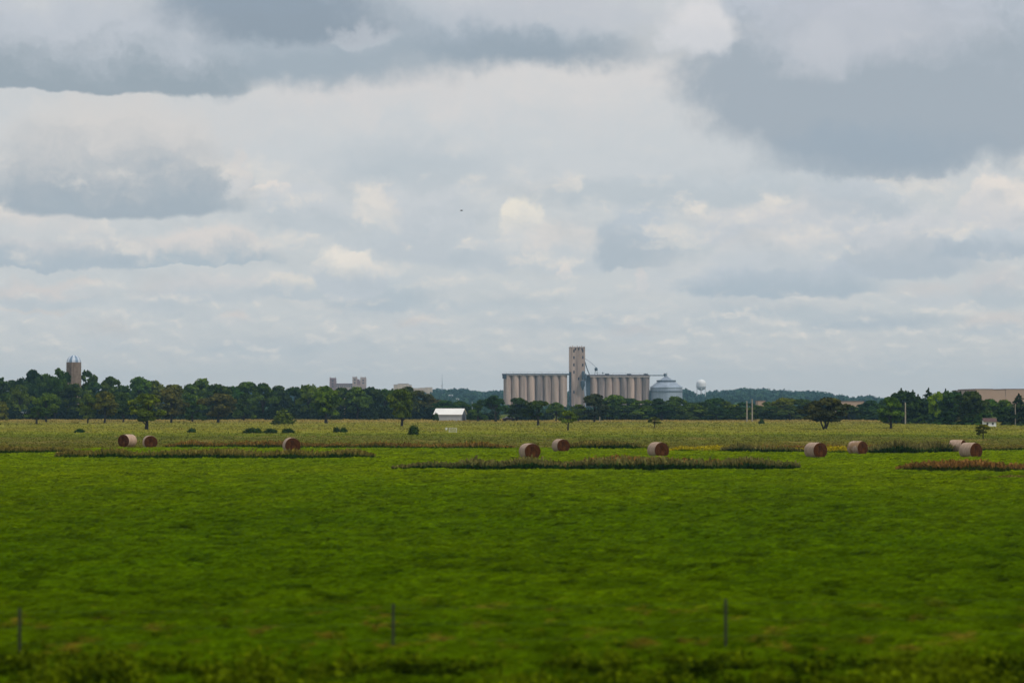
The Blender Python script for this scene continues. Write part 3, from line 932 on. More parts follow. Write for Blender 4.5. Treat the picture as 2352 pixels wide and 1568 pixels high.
# --- pine grove on the right
GP = 'dark pines on the right'
PINE = [
    ('pine', 2044, 2096, 890, 972, G_BLUE, 'broad pointed pine at the left end of the pine grove'),
    ('pine', 2080, 2114, 894, 972, G_BLUE, 'slim pine, second peak from the left of the grove'),
    ('pine', 2092, 2126, 904, 973, G_DARK, 'lower pine between the second and the third peak of the grove'),
    ('pine', 2114, 2152, 889, 973, G_BLUE, 'tall pine just left of the yellow green tree'),
    ('tall', 2144, 2164, 900, 974, G_YEL, 'bright yellow green tree glowing between the dark pines'),
    ('pine', 2158, 2186, 891, 974, G_BLUE, 'slim see-through pine just right of the yellow green tree'),
    ('round', 2050, 2100, 899, 973, G_DARK, 'dark rounded tree filling the left end of the pine grove'),
    ('round', 2166, 2212, 899, 975, G_BLUE, 'dark rounded tree at the left of the right clump of pines'),
    ('round', 2208, 2256, 899, 976, G_DARK, 'dark rounded tree at the right of the right clump of pines, beside the white house'),
    ('pine', 2172, 2216, 896, 975, G_DARK, 'wide pine in the middle of the right clump of pines'),
    ('pine', 2196, 2240, 897, 975, G_BROWN, 'brown tinged pine in front of the left end of the tan building'),
    ('pine', 2222, 2262, 896, 976, G_DARK, 'steep pine at the right end of the clump, beside the white house'),
    ('round', 2252, 2296, 917, 970, G_MID, 'soft green tree behind the white house below the tan building'),
    ('round', 2284, 2326, 919, 970, G_MID, 'soft green tree right of the white house below the tan building'),
    ('pine', 2316, 2364, 902, 977, G_BLUE, 'dark pine with pointed tip at the right edge of the picture'),
    ('round', 2290, 2330, 935, 976, G_DARK, 'dark low tree between the white house and the edge pine'),
    ('pine', 2340, 2410, 908, 977, G_BROWN, 'brownish pine cut by the right edge of the picture'),
]
for k, a, b, yt, yb, c, lab in PINE:
    tree(k, a - (22 if k == 'pine' else 9), b + (22 if k == 'pine' else 9), yt, yb, c, lab, name='pine_tree' if k == 'pine' else 'broadleaf_tree', group=GP if k == 'pine' else None)

# dark weed shrubs standing in the pasture
SHRUB = [(558, 606, 983, 995, 'long dark weedy shrub in the pasture, left of the pair above the single bale'), (602, 640, 985, 995, 'dark weedy shrub just left of the spot above the single bale'),
         (646, 678, 984, 995, 'dark weedy shrub directly above the single bale'), (764, 782, 981, 993, 'left one of two touching dark shrubs right of the two-toned tree'),
         (780, 798, 982, 993, 'right one of two touching dark shrubs right of the two-toned tree'), (1742, 1756, 963, 974, 'tiny green shrub just right of the pair of poles'),
         (170, 196, 985, 994, 'faint dark shrub in the pasture below the silo'), (430, 452, 984, 993, 'faint dark shrub in the pasture right of the two bales')]
for a, b, yt, yb, lab in SHRUB:
    tree('bush', a, b, yt - 1, yb, G_DARK, lab, name='shrub', cat='shrub')

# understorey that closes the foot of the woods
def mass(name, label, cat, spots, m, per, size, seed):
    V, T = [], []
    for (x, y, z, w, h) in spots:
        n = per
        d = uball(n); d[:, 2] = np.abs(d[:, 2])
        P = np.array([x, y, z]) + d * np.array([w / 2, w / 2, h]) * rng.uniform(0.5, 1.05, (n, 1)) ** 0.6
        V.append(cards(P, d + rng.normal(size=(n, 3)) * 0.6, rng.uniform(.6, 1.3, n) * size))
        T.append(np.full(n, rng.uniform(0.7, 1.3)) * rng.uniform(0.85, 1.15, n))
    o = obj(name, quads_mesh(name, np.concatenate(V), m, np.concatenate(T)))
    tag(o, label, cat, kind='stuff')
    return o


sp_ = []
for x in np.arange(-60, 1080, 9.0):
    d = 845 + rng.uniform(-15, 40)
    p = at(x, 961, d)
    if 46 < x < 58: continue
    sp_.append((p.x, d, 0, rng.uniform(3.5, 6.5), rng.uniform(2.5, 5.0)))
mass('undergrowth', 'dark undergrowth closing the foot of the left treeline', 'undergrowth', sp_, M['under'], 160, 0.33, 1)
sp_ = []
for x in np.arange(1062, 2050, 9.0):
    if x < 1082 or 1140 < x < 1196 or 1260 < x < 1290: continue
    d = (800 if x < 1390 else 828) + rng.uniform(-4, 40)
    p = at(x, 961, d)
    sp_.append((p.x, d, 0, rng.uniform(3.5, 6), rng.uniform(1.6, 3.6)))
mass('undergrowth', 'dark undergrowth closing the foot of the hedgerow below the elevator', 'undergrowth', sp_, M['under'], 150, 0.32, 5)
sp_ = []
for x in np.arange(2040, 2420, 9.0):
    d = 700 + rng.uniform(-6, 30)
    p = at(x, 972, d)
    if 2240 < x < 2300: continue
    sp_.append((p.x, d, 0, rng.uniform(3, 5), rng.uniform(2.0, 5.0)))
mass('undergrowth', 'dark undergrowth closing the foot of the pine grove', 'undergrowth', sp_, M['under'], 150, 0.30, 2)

# far off wooded hills, one mass
sp_ = []
for k in range(5200):
    y = 2250 + (HD + 60 - 2250) * rng.uniform() ** 0.7
    x = rng.uniform(-0.23, 0.23) * y
    h = rng.uniform(6.0, 10.0)
    sp_.append((x, y, float(hill_h(x, y)) - 0.5, rng.uniform(8, 13), h))
for k in range(500):
    y = HD + rng.uniform(-30, 60)
    x = rng.uniform(-0.23, 0.23) * y
    sp_.append((x, y, float(hill_h(x, y)) - 0.5, rng.uniform(7, 12), rng.uniform(8, 11)))
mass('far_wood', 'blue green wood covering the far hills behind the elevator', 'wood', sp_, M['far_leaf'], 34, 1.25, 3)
# lower wood between the hedgerow and the hills
sp_ = []
for k in range(900):
    y = rng.uniform(1150, 1850) if rng.uniform() < 0.5 else rng.uniform(2090, 2400)
    x = rng.uniform(-0.23, 0.23) * y
    col = CX + x / y * F
    h = rng.uniform(4.5, 7.0)
    if 1140 < col < 1580 and y < 2050: h *= 0.7
    if 2180 < col and y < 1560: continue
    if 1720 < col < 2040 and y < 1500: continue
    sp_.append((x, y, 0, rng.uniform(7, 12), h))
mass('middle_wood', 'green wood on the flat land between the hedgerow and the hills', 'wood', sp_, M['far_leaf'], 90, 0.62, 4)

# ------------------------------------------------------------------ grain elevator (2000 m away)
ED = 2000.0
MP = ED / F


def ex(x): return (x - CX) * MP
def ez(y): return (HOR - y) * MP + EYE


ele = empty('grain_elevator', (ex(1325), ED, 0))
tag(ele, 'huge concrete grain elevator with tall headhouse between two banks of silos', 'grain elevator')
OX = ex(1325)


def epart(mb, name, m, parent=None, smooth=False):
    o = mb.build(name, m, parent or ele, smooth=smooth)
    return o


def silo_bank(xa, xb, ytop, n, tone):
    x0, x1 = ex(xa) - OX, ex(xb) - OX
    pitch = (x1 - x0) / n
    zt = ez(ytop)
    mes = []
    for key in ('concrete', 'concrete_light', 'concrete_dark'):
        mb = MB()
        mb.lathe([(pitch * 0.5, 0), (pitch * 0.5, zt)], 0, 0, 28)
        mes.append(mb.mesh('silo', M[key], True))
    for row in range(3):
        for i in range(n):
            obj('silo', mes[tone[(i + 3 * row) % len(tone)]], ele, (x0 + pitch * (i + .5), pitch * row, 0))
    mb = MB()
    mb.box(x0 + pitch * .5, x1 - pitch * .5, pitch * .12, pitch * 1.88, 0.2, zt - 0.4)
    epart(mb, 'core_wall', M['concrete'])
    return x0, x1, zt, pitch


ax0, ax1, az, ap = silo_bank(1156.5, 1302.7, 862.0, 8, (0, 1, 0, 1, 2, 0, 1, 1))
bx0, bx1, bz, bp = silo_bank(1355.5, 1492.0, 866.0, 8, (0, 2, 0, 0, 2, 1, 0, 2))
# roof slabs and galleries
mb = MB(); mb.box(ax0 - .3, ax1 + .3, -ap * .55, ap * 2.55, az, az + .35); epart(mb, 'roof_slab', M['concrete_pale'])
mb = MB(); mb.box(bx0 - .3, bx1 + .3, -bp * .55, bp * 2.55, bz, bz + .9); epart(mb, 'roof_slab', M['concrete_pale'])
mb = MB(); mb.box(ax0 - 1.2, ex(1307.5) - OX, -ap * .45, ap * 1.6, az + .353, ez(858.0)); mb.box(ax0 - .9, ax0 + 2.4, -ap * .57, -ap * .46, az - 2.6, az + .35); g1 = epart(mb, 'gallery', M['blue_roof'])
mb = MB(); mb.box(ex(1344) - OX, bx1 - .4, -bp * .4, bp * 1.6, bz + .903, ez(860.3)); g2 = epart(mb, 'gallery', M['rust_roof'])
mb = MB(); mb.box(bx0 - 4.4, bx0 - .02, -1.0, bp * 1.7, 0, bz + 1.2); epart(mb, 'shaft', M['dark_steel'])  # shadowed silo in the gap, its shade put into the block's dark colour
for gx0, gx1, gz, gp in ((ax0, ax1, ez(858.0), g1), (bx0, bx1, ez(860.3), g2)):
    mb = MB()
    for k in range(9):
        x = gx0 + (gx1 - gx0) * (k + .4) / 9
        mb.tube([(x, -1.0, gz), (x, -1.0, gz + 1.1)], 0.06, 5)
    mb.tube([(gx0, -1.0, gz + 1.1), (gx1, -1.0, gz + 1.1)], 0.06, 5)
    epart(mb, 'railing', M['dark_steel'], gp)
for x in (0.25, 0.62, 0.9):
    mb = MB(); mb.box(bx0 + (bx1 - bx0) * x, bx0 + (bx1 - bx0) * x + 3.4, 0.3, 3.0, ez(860.3), ez(860.3) + 0.8)
    epart(mb, 'roof_hood', M['dark_steel'], g2)
# headhouse
hx0, hx1, hz = ex(1307.6) - OX, ex(1343.8) - OX, ez(798.4)
mb = MB(); mb.box(hx0 + 1.6, hx1, -2.0, 13.0, 0, hz); mb.box(hx0, hx0 + 1.6, -2.0, 13.0, ez(854), hz)
hh = epart(mb, 'headhouse', M['concrete'])
mb = MB(); mb.box(hx0, hx0 + 1.59, -1.2, 13.0, 0, ez(854) - .01); epart(mb, 'stair_shaft', M['dark_steel'], hh)  # recess beside the headhouse, its shade put into the dark colour
mb = MB()
mb.box(hx0 - .15, hx1 + .15, -2.2, 13.2, hz, hz + .5)
for k in range(7):
    x = hx0 + (hx1 - hx0) * (k + .5) / 7
    mb.box(x - .35, x + .35, -2.0, -1.5, hz + .5, hz + 1.1 + .5 * (k % 2))
epart(mb, 'parapet', M['concrete'], hh)
for px, rows in ((999, (165, 238, 318, 398, 618)), (1097, (165, 235, 320)), (1050, (470,))):
    for r_ in rows:
        mb = MB()
        x = ex(1110.1 + .2082 * px) - OX; z = ez(771.5 + .2082 * r_)
        mb.box(x - .55, x + .55, -2.06, -1.9, z - 1.15, z + 1.15)
        epart(mb, 'window', M['window'], hh)
for px in (1015, 1052, 1088):
    mb = MB(); x = ex(1110.1 + .2082 * px) - OX; z = ez(771.5 + .2082 * 146)
    mb.box(x - .5, x + .5, -2.06, -1.9, z - .8, z + .8); epart(mb, 'window', M['window'], hh)
# dust collector and legs beside the headhouse
X = lambda px: ex(1110.1 + .2082 * px) - OX
Z = lambda py: ez(771.5 + .2082 * py)
mb = MB()
mb.lathe([(1.1, Z(480)), (1.3, Z(420)), (1.3, Z(400)), (.5, Z(385))], X(1100), -4, 12)
mb.lathe([(.2, Z(600)), (1.7, Z(545)), (1.7, Z(500)), (.6, Z(485))], X(1095), -4.5, 12)
mb.lathe([(1.0, Z(470)), (1.0, Z(430)), (.3, Z(415))], X(1128), -3.6, 10)
dc = epart(mb, 'dust_collector', M['dark_steel'], smooth=True)
mb = MB()
mb.tube([(X(1108), -4.5, Z(545)), (X(1118), -4.5, Z(620)), (X(1132), -4.4, 0)], .55, 8)
mb.tube([(X(1122), -4.2, Z(500)), (X(1135), -4.2, 0)], .4, 8)
epart(mb, 'downspout', M['galv'], smooth=True)
mb = MB(); mb.tube([(X(1122), -1, Z(285)), (X(1140), -1, Z(350)), (X(1170), -1, Z(425))], .38, 8); epart(mb, 'spout', M['dark_steel'])
mb = MB(); mb.tube([(X(1122), -.5, Z(250)), (X(1190), -.5, Z(295)), (X(1245), -.5, Z(350))], .2, 8); epart(mb, 'spout', M['galv'])
# distributor on the right bank roof
mb = MB()
mb.lathe([(.9, Z(385)), (1.25, Z(378)), (1.25, Z(358)), (.3, Z(343))], X(1245), 1.0, 14)
for sx in (-1, 1):
    for sy in (-1, 1):
        mb.tube([(X(1245) + sx * .7, 1 + sy * .7, Z(382)), (X(1245) + sx * 1.15, 1 + sy * 1.15, Z(428))], .16, 5)
mb.tube([(X(1245) - 1, .1, Z(408)), (X(1245) + 1, .1, Z(408))], .1, 5)
epart(mb, 'distributor', M['dark_steel'])
mb = MB(); mb.tube([(X(1318), 0, Z(428)), (X(1318), 0, Z(395))], .14, 6); mb.box(X(1310), X(1326), -.3, .3, Z(415), Z(405)); epart(mb, 'roof_vent', M['dark_steel'])

# conveyor to the bin
cv = empty('conveyor_bridge', (ex(1494), ED + 2, 0)); cv['label'] = 'thin conveyor bridge from the right silo bank to the steel bin peak'; cv['category'] = 'conveyor'
mb = MB()
x1 = ex(1110.1 + .2082 * 2005) - ex(1494)
mb.box(-1, x1, -.7, .7, ez(863.0), ez(860.9))
mb.build('deck', M['dark_steel'], cv)
mb = MB()
mb.lathe([(.5, ez(865)), (1.0, ez(862)), (1.0, ez(858.5)), (.4, ez(857))], x1, 0, 10)
mb.box(x1 + 1.2, x1 + 1.7, -.3, .3, ez(866), ez(856))
mb.build('head', M['dark_steel'], cv)

# steel bin
bn = empty('steel_grain_bin', (ex(1110.1 + .2082 * 2020), ED + 2, 0))
tag(bn, 'round galvanised steel grain bin with conical roof beside the elevator', 'grain bin')
BR = 37.0 * MP
ze, za = ez(771.5 + .2082 * 566), ez(771.5 + .2082 * 452)
mb = MB()
prof, nrib = [], 14
for k in range(nrib):
    z0, z1 = ze * k / nrib, ze * (k + 1) / nrib
    prof += [(BR, z0), (BR, z1 - .25), (BR - .06, z1 - .2), (BR - .06, z1 - .05)]
prof.append((BR, ze))
mb.lathe(prof, 0, 0, 56)
wall = mb.build('wall', M['galv'], bn, smooth=True)
mb = MB()
zb = ez(771.5 + .2082 * 610)
mb.lathe([(BR + .05, zb - .45), (BR + .5, zb - .4), (BR + .5, zb + .4), (BR + .05, zb + .45)], 0, 0, 56, cap=False)
mb.build('wind_ring', simple('dull dark ring', (.16, .19, .23), .7), wall)
mb = MB()
zr = ez(771.5 + .2082 * 500)
rr = 19.6 * MP
mb.lathe([(BR + .35, ze - .1), (rr, zr), (rr * .5, (zr + za) / 2 + .3), (1.3, za), (1.2, za + .9)], 0, 0, 56)
roof = mb.build('roof', M['galv'], bn)
mb = MB()
for k in range(28):
    a = 2 * math.pi * k / 28
    mb.tube([((BR + .3) * math.cos(a), (BR + .3) * math.sin(a), ze), (1.5 * math.cos(a), 1.5 * math.sin(a), za)], .09, 4)
mb.build('roof_rib', M['galv'], roof)
mb = MB()
mb.lathe([(rr + .9, zr + .2), (rr + .9, zr + .9)], 0, 0, 40, cap=False)
mb.lathe([(rr + 1.0, zr - .15), (rr + 1.0, zr + .1), (rr - .8, zr + .1)], 0, 0, 40, cap=False)
mb.build('catwalk', M['dark_steel'], roof)

# ------------------------------------------------------------------ water tower
WD = 3000.0
wx = at(1610.5, 900, WD).x
wz = lambda y: (HOR - y) / F * WD + EYE
wt = empty('water_tower', (wx, WD, 0))
tag(wt, 'white elevated water tower with bulging tank on the wooded skyline', 'water tower')
rt = 11.2 / F * WD
mb = MB()
zt, zb_ = wz(871), wz(897)
pr = []
for k in range(13):
    a = k / 12 * math.pi / 2
    pr.append((max(.05, rt * math.sin(a)), wz(881) + (zt - wz(881)) * math.cos(a)))
pr += [(rt, wz(888)), (rt * .93, wz(891)), (rt * .6, wz(894.5)), (.9, wz(896.5)), (.9, wz(897))]
mb.lathe(pr[::-1], 0, 0, 32)
mb.build('tank', M['white_tank'], wt, smooth=True)
mb = MB(); mb.lathe([(rt + .5, wz(888.3)), (rt + .5, wz(887.8)), (rt, wz(887.8))], 0, 0, 32, cap=False); mb.build('balcony', M['galv'], wt)
mb = MB(); mb.tube([(0, 0, 0), (0, 0, wz(896.5))], .7, 10); mb.build('riser_pipe', M['galv'], wt)
for k in range(6):
    a = math.pi / 6 + k * math.pi / 3
    mb = MB(); mb.tube([(rt * 1.06 * math.cos(a), rt * 1.06 * math.sin(a), 0), (rt * .96 * math.cos(a), rt * .96 * math.sin(a), wz(888))], .28, 6)
    mb.build('leg', M['white_tank'], wt)

# ------------------------------------------------------------------ far buildings
def pbox(mb, xa, xb, ytop, d, depth, x0, y0=0.0, zlow=0.0, recess=0.0):
    k = d / F
    mb.box((xa - CX) * k - x0, (xb - CX) * k - x0, y0 + recess, y0 + depth, zlow, (HOR - ytop) * k + EYE)


BD = 3450.0
k = BD / F
q = lambda c: 752.6 + .2 * c
r_ = lambda c: 790.3 + .2 * c
bx = (798 - CX) * k
cb = empty('towered_brick_building', (bx, BD - 260, 0))
tag(cb, 'castle-like brick building with three square towers on the skyline', 'building')
BD2 = BD - 260; k = BD2 / F; bx = (798 - CX) * k; cb.location.x = bx
for xa, xb, yt, mm in ((22, 95, 392, M['brick']), (284, 338, 382, M['limestone']), (375, 440, 386, M['limestone'])):
    mb = MB(); pbox(mb, q(xa), q(xb), r_(yt), BD2, 10, bx); tw = mb.build('tower', mm, cb)
    mb = MB()
    xa_, xb_ = (q(xa) - CX) * k - bx, (q(xb) - CX) * k - bx
    zt = (HOR - r_(yt)) * k + EYE
    for s in range(4):
        x = xa_ + (xb_ - xa_) * (s + .15) / 4
        mb.box(x, x + (xb_ - xa_) * .17, -.2, .8, zt, zt + 1.0)
    mb.tube([(xa_ + .7, 1, zt), (xa_ + .7, 1, zt + 2.2)], [.6, .1], 6); mb.tube([(xb_ - .7, 1, zt), (xb_ - .7, 1, zt + 2.2)], [.6, .1], 6)
    mb.build('battlement', mm, tw)
    for s in range(3):
        mb = MB()
        x = (xa_ + xb_) / 2
        mb.box(x - 1.0, x + 1.0, -.08, .3, zt - 4 - s * 3.6, zt - 2.2 - s * 3.6); mb.build('window', M['window'], tw)
mb = MB(); pbox(mb, q(95), q(284), r_(462), BD2, 14, bx, 1.5); wg = mb.build('wing', M['limestone'], cb)
mb = MB()
x0, x1 = (q(95) - CX) * k - bx, (q(284) - CX) * k - bx
z0, z1 = (HOR - r_(462)) * k + EYE, (HOR - r_(449)) * k + EYE
mb.add([(x0, 1.0, z0), (x1, 1.0, z0), (x1, 8, z1), (x0, 8, z1), (x0, 15, z0), (x1, 15, z0)], [(0, 1, 2, 3), (3, 2, 5, 4), (0, 3, 4), (1, 5, 2)])
mb.build('roof', M['red_shingle'], wg)
for s in range(9):
    mb = MB(); x = x0 + (x1 - x0) * (s + .5) / 9
    mb.box(x - .55, x + .55, 1.42, 1.7, z0 - 3.2, z0 - 1.2); mb.build('window', M['window'], wg)
mb = MB(); pbox(mb, q(338), q(360), r_(402), BD2, 12, bx, 1.0); pbox(mb, q(360), q(375), r_(420), BD2, 12, bx, 1.0); mb.build('gable_block', M['brick'], cb)
mb = MB(); pbox(mb, q(284), q(440), r_(470), BD2, 2.5, bx, -1.5); mb.build('porch', M['limestone'], cb)

# cream buildings
CD = 2900.0
k = CD / F


def slab_building(name, label, blocks, d, wallm, trimm, depth, rows=0):
    k = d / F
    bx = (blocks[0][0] - CX) * k
    o = empty(name, (bx, d, 0)); tag(o, label, 'building')
    for i, (xa, xb, yt, rec) in enumerate(blocks):
        mb = MB(); pbox(mb, xa, xb, yt, d, depth, bx, 0, 0, rec); w = mb.build('wall', wallm, o)
        x0, x1, zt = (xa - CX) * k - bx, (xb - CX) * k - bx, (HOR - yt) * k + EYE
        mb = MB(); mb.box(x0 - .15, x1 + .15, rec - .15, depth + .15, zt, zt + .45); mb.build('roof_edge', trimm, w)
        for r0 in range(rows):
            n = max(2, int((x1 - x0) / 4))
            for s in range(n):
                x = x0 + (x1 - x0) * (s + .5) / n
                mb = MB(); mb.box(x - .5, x + .5, rec - .06, rec + .2, zt - 2.6 - 3.4 * r0, zt - 1.3 - 3.4 * r0); mb.build('window', M['cream_win'], w)
    return o


M['cream_win'] = simple('dull pale window', (.36, .30, .25), .5, var=.1)  # muted beige panes, one tone for all
slab_building('cream_office_block', 'cream flat roofed block with a raised centre behind the lone tree', [(q(757), q(805), r_(466), .5), (q(805), q(925), r_(456), 0), (q(925), q(957), r_(470), .5)], CD, M['cream'], simple('grey parapet', (.3, .27, .25), .9), 24, 2)
slab_building('cream_stepped_hall', 'lower cream building with a small end tower left of the antenna mast', [(q(975), q(1060), r_(507), .4), (q(1060), q(1120), r_(504), .6), (q(1120), q(1197), r_(499), 0)], CD + 60, M['cream'], simple('pale parapet', (.5, .42, .34), .9), 22, 2)

# warehouse on the right, tan, with stepped parapet
TD = 1550.0
wh = slab_building('tan_warehouse', 'long tan building with stepped flat roofline at the right edge', [(2228, 2240, 896.5, .5), (2240, 2280.5, 894.3, 0), (2280.5, 2310, 895.5, .3), (2310, 2460, 894.2, 0)], TD, M['tan_wall'], M['tan_trim'], 60)
slab_building('tan_warehouse', 'long low tan wall glimpsed right of the wide oak', [(1932, 1984, 922.6, 0)], 1450.0, M['tan_wall'], M['tan_trim'], 30)
slab_building('tan_shed', 'small tan wall glimpsed in the hedgerow right of the poles', [(1741, 1757.5, 921.5, 0)], 1400.0, M['tan_wall'], M['tan_trim'], 14)

# houses among the far trees
def house(name, label, x0p, x1p, ytop, yeave, ybase, d, wallm, roofm, win=2, depth_k=0.7, cat='house', rz=0.0):
    k = d / F
    w = (x1p - x0p) * k
    base = at((x0p + x1p) / 2, ybase, d)
    o = empty(name, (base.x, d, max(0, base.z) if ybase < HOR else 0), rz); tag(o, label, cat)
    z0 = o.location.z
    ze, zt = (HOR - yeave) * k + EYE - z0, (HOR - ytop) * k + EYE - z0
    dp = w * depth_k
    x = w / 2
    mb = MB(); mb.box(-x + .1, x - .1, 0, dp, -.5 if z0 > 0 else 0, ze)
    mb.add([(-x + .1, 0, ze), (x - .1, 0, ze), (x - .1, dp, ze), (-x + .1, dp, ze), (-x + .1, dp / 2, zt - .1), (x - .1, dp / 2, zt - .1)], [(0, 4, 3), (1, 2, 5)])
    wall = mb.build('wall', wallm, o)
    t = .08
    mb = MB()
    for sgn in (0, 1):
        ya, yb = (-.25, dp / 2) if sgn == 0 else (dp + .25, dp / 2)
        za_ = ze - .25 * (zt - ze) / (dp / 2)
        v = [(-x - .1, ya, za_), (x + .1, ya, za_), (x + .1, yb, zt), (-x - .1, yb, zt)]
        mb.add(v + [(a, b, c + t) for a, b, c in v], [(0, 3, 2, 1), (4, 5, 6, 7), (0, 1, 5, 4), (1, 2, 6, 5), (2, 3, 7, 6), (3, 0, 4, 7)])
    mb.build('roof', roofm, o)
    for s in range(win):
        xx = -x + w * (s + .7) / (win + .4)
        hh_ = max(.3, ze * .4)
        mb = MB(); mb.box(xx - w * .07, xx + w * .07, -.04, .1, ze * .35, ze * .35 + hh_); mb.build('window', M['window'], wall)
    return o


hz_ = 3100
house('hill_house', 'pale roofed house among the far trees, upper one right of the antenna mast', 1028, 1040, 906.5, 908.5, 912, 2750, M['limestone'], M['dull_white'], 2)
house('hill_house', 'pale roofed house among the far trees, lower one right of the antenna mast', 1046, 1054, 915, 917, 921, 2450, M['limestone'], M['dull_white'], 2)
house('farm_house', 'small white house with red brown roof beside the pines on the right', 2259.5, 2289, 960.5, 967, 979, 585, M['white_paint'], M['red_shingle'], 2, .8)
house('garden_shed', 'tiny shed with pale roof in the gap between the pines', 2151, 2178, 954, 957, 972, 682, simple('brown boards', (.13, .09, .075), .9), M['galv'], 1, .7, 'shed')
house('white_shed', 'white shed glimpsed between dark trees at the far left', 46, 64, 946, 949, 961.0, 885, M['dull_white'], M['grey_wall'], 1, .6, 'shed')

# white barn
d = dist(966); k = d / F
brn = empty('metal_barn', (at(1028.5, 966, d).x, d, 0), R(-15))
tag(brn, 'grey metal barn with a bright white roof in front of the trees', 'barn')
w = 66 * k; x = w / 2; dp = 5.2
ze, zt = (HOR - 951.3) * k + EYE, (HOR - 938.2) * k + EYE
mb = MB(); mb.box(-x, x - .02, 0, dp, 0, ze); wall = mb.build('wall', M['grey_wall'], brn)
mb = MB(); mb.add([(x, 0, 0), (x, dp, 0), (x, dp, ze), (x, dp / 2, zt - .05), (x, 0, ze), (-x - .02, 0, ze), (-x - .02, dp, ze), (-x - .02, dp / 2, zt - .05)], [(0, 1, 2, 3, 4), (5, 7, 6)]); mb.build('gable', M['dark_wall'], brn)
mb = MB()
for ya, yb in ((-.3, dp / 2), (dp + .3, dp / 2)):
    n = 22
    for i in range(n):                                      # ribbed sheets
        xa, xb = -x - .25 + (w + .5) * i / n, -x - .25 + (w + .5) * (i + 1) / n
        za_ = ze - .12
        v = [(xa, ya, za_), (xb - .05, ya, za_), (xb - .05, yb, zt), (xa, yb, zt)]
        mb.add(v + [(a, b, c + .06) for a, b, c in v], [(0, 3, 2, 1), (4, 5, 6, 7), (0, 1, 5, 4), (1, 2, 6, 5), (2, 3, 7, 6), (3, 0, 4, 7)])
        mb.tube([(xb, ya, za_ + .06), (xb, yb, zt + .06)], .045, 4)
mb.build('roof', M['white_metal'], brn)
mb = MB(); mb.box(x + .002, x + .06, dp * .25, dp * .75, 0.02, ze * .9); mb.build('door', M['window'], brn)
tree('bush', 993, 1009, 948, 967, G_DARK, 'small dark bush at the left front corner of the barn', name='bush', cat='bush', d=dist(966) - 3)

# pale pink tank left of the barn
d = dist(963); k = d / F
tk = empty('fuel_tank', (at(979, 963, d).x, d, 0)); tag(tk, 'small pale pink tank on legs left of the barn', 'tank')
mb = MB(); mb.tube([(-.62, 0, .75), (-.55, 0, .75), (-.45, 0, .75), (.45, 0, .75), (.55, 0, .75), (.62, 0, .75)], [.15, .34, .42, .42, .34, .15], 14); mb.build('tank_shell', M['pink_paint'], tk, smooth=True)
for sx in (-.35, .35):
    for sy in (-.25, .25):
        mb = MB(); mb.tube([(sx, sy, 0), (sx, sy, .5)], .05, 6); mb.build('leg', M['dark_steel'], tk)

# parked car under the trees
d = 770.0; k = d / F
car = empty('parked_car', (at(1169, 967, d).x, d, 0), R(12)); tag(car, 'dark maroon car parked under the trees right of the barn', 'car')
mb = MB()
prof = [(-2.0, .35), (-2.05, .75), (-1.9, .95), (-1.2, 1.0), (-.75, 1.42), (.55, 1.46), (1.15, 1.0), (1.9, .88), (2.05, .6), (2.0, .35)]
vs = [(a, -.82, b) for a, b in prof] + [(a, .82, b) for a, b in prof]
n = len(prof)
mb.add(vs, [tuple(range(n)), tuple(range(2 * n - 1, n - 1, -1))] + [(i, i + n, (i + 1) % n + n, (i + 1) % n) for i in range(n)])
body = mb.build('body', M['maroon'], car)
mb = MB(); mb.add([(-1.12, -.835, 1.03), (-.72, -.835, 1.38), (-.1, -.835, 1.40), (-.1, -.835, 1.03)], [(3, 2, 1, 0)]); mb.add([(0, -.835, 1.03), (0, -.835, 1.40), (.5, -.835, 1.40), (1.02, -.835, 1.03)], [(3, 2, 1, 0)]); mb.build('side_window', M['glass'], body)
mb = MB(); mb.add([(1.16, -.7, 1.01), (.58, -.7, 1.45), (.58, .7, 1.45), (1.16, .7, 1.01)], [(0, 1, 2, 3)]); mb.build('windscreen', M['glass'], body, (.012, 0, .008))
for a in (-1.3, 1.3):
    for b in (-.78, .78):
        mb = MB(); mb.tube([(a, b - .1, .33), (a, b + .1, .33)], .33, 16); mb.build('wheel', M['rubber'], car)

# antenna mast (lattice)
AD = 2950.0; k = AD / F
am = empty('antenna_mast', (at(1015.5, 900, AD).x, AD, 0)); tag(am, 'thin lattice antenna mast rising from the wooded hill', 'mast')
zt = (HOR - 859.5) * k + EYE
zl = (HOR - 882) * k + EYE
mb = MB()
for a in range(3):
    t = a * 2.094
    mb.tube([(1.5 * math.cos(t), 1.5 * math.sin(t), 0), (.45 * math.cos(t), .45 * math.sin(t), zl)], .13, 5)
N_ = 14
for s in range(N_):
    z0, z1 = zl * s / N_, zl * (s + 1) / N_
    r0, r1 = 1.5 - 1.05 * s / N_, 1.5 - 1.05 * (s + 1) / N_
    for a in range(3):
        t0, t1 = a * 2.094, (a + 1) * 2.094
        mb.tube([(r0 * math.cos(t0), r0 * math.sin(t0), z0), (r1 * math.cos(t1), r1 * math.sin(t1), z1)], .08, 4)
lt = mb.build('lattice', M['galv'], am)
mb = MB(); mb.tube([(0, 0, zl - .5), (0, 0, zt)], [.3, .14], 6); mb.tube([(-.9, 0, zl + 3), (.9, 0, zl + 3)], .12, 5); mb.build('aerial', M['galv'], am)
mb = MB(); mb.lathe([(.1, 0), (.8, .25), (.9, .35)], 0, 0, 14); o = mb.build('dish', M['white_paint'], am, (-.6, -1.2, (HOR - 886) * k + EYE)); o.rotation_euler = (R(90), 0, 0)

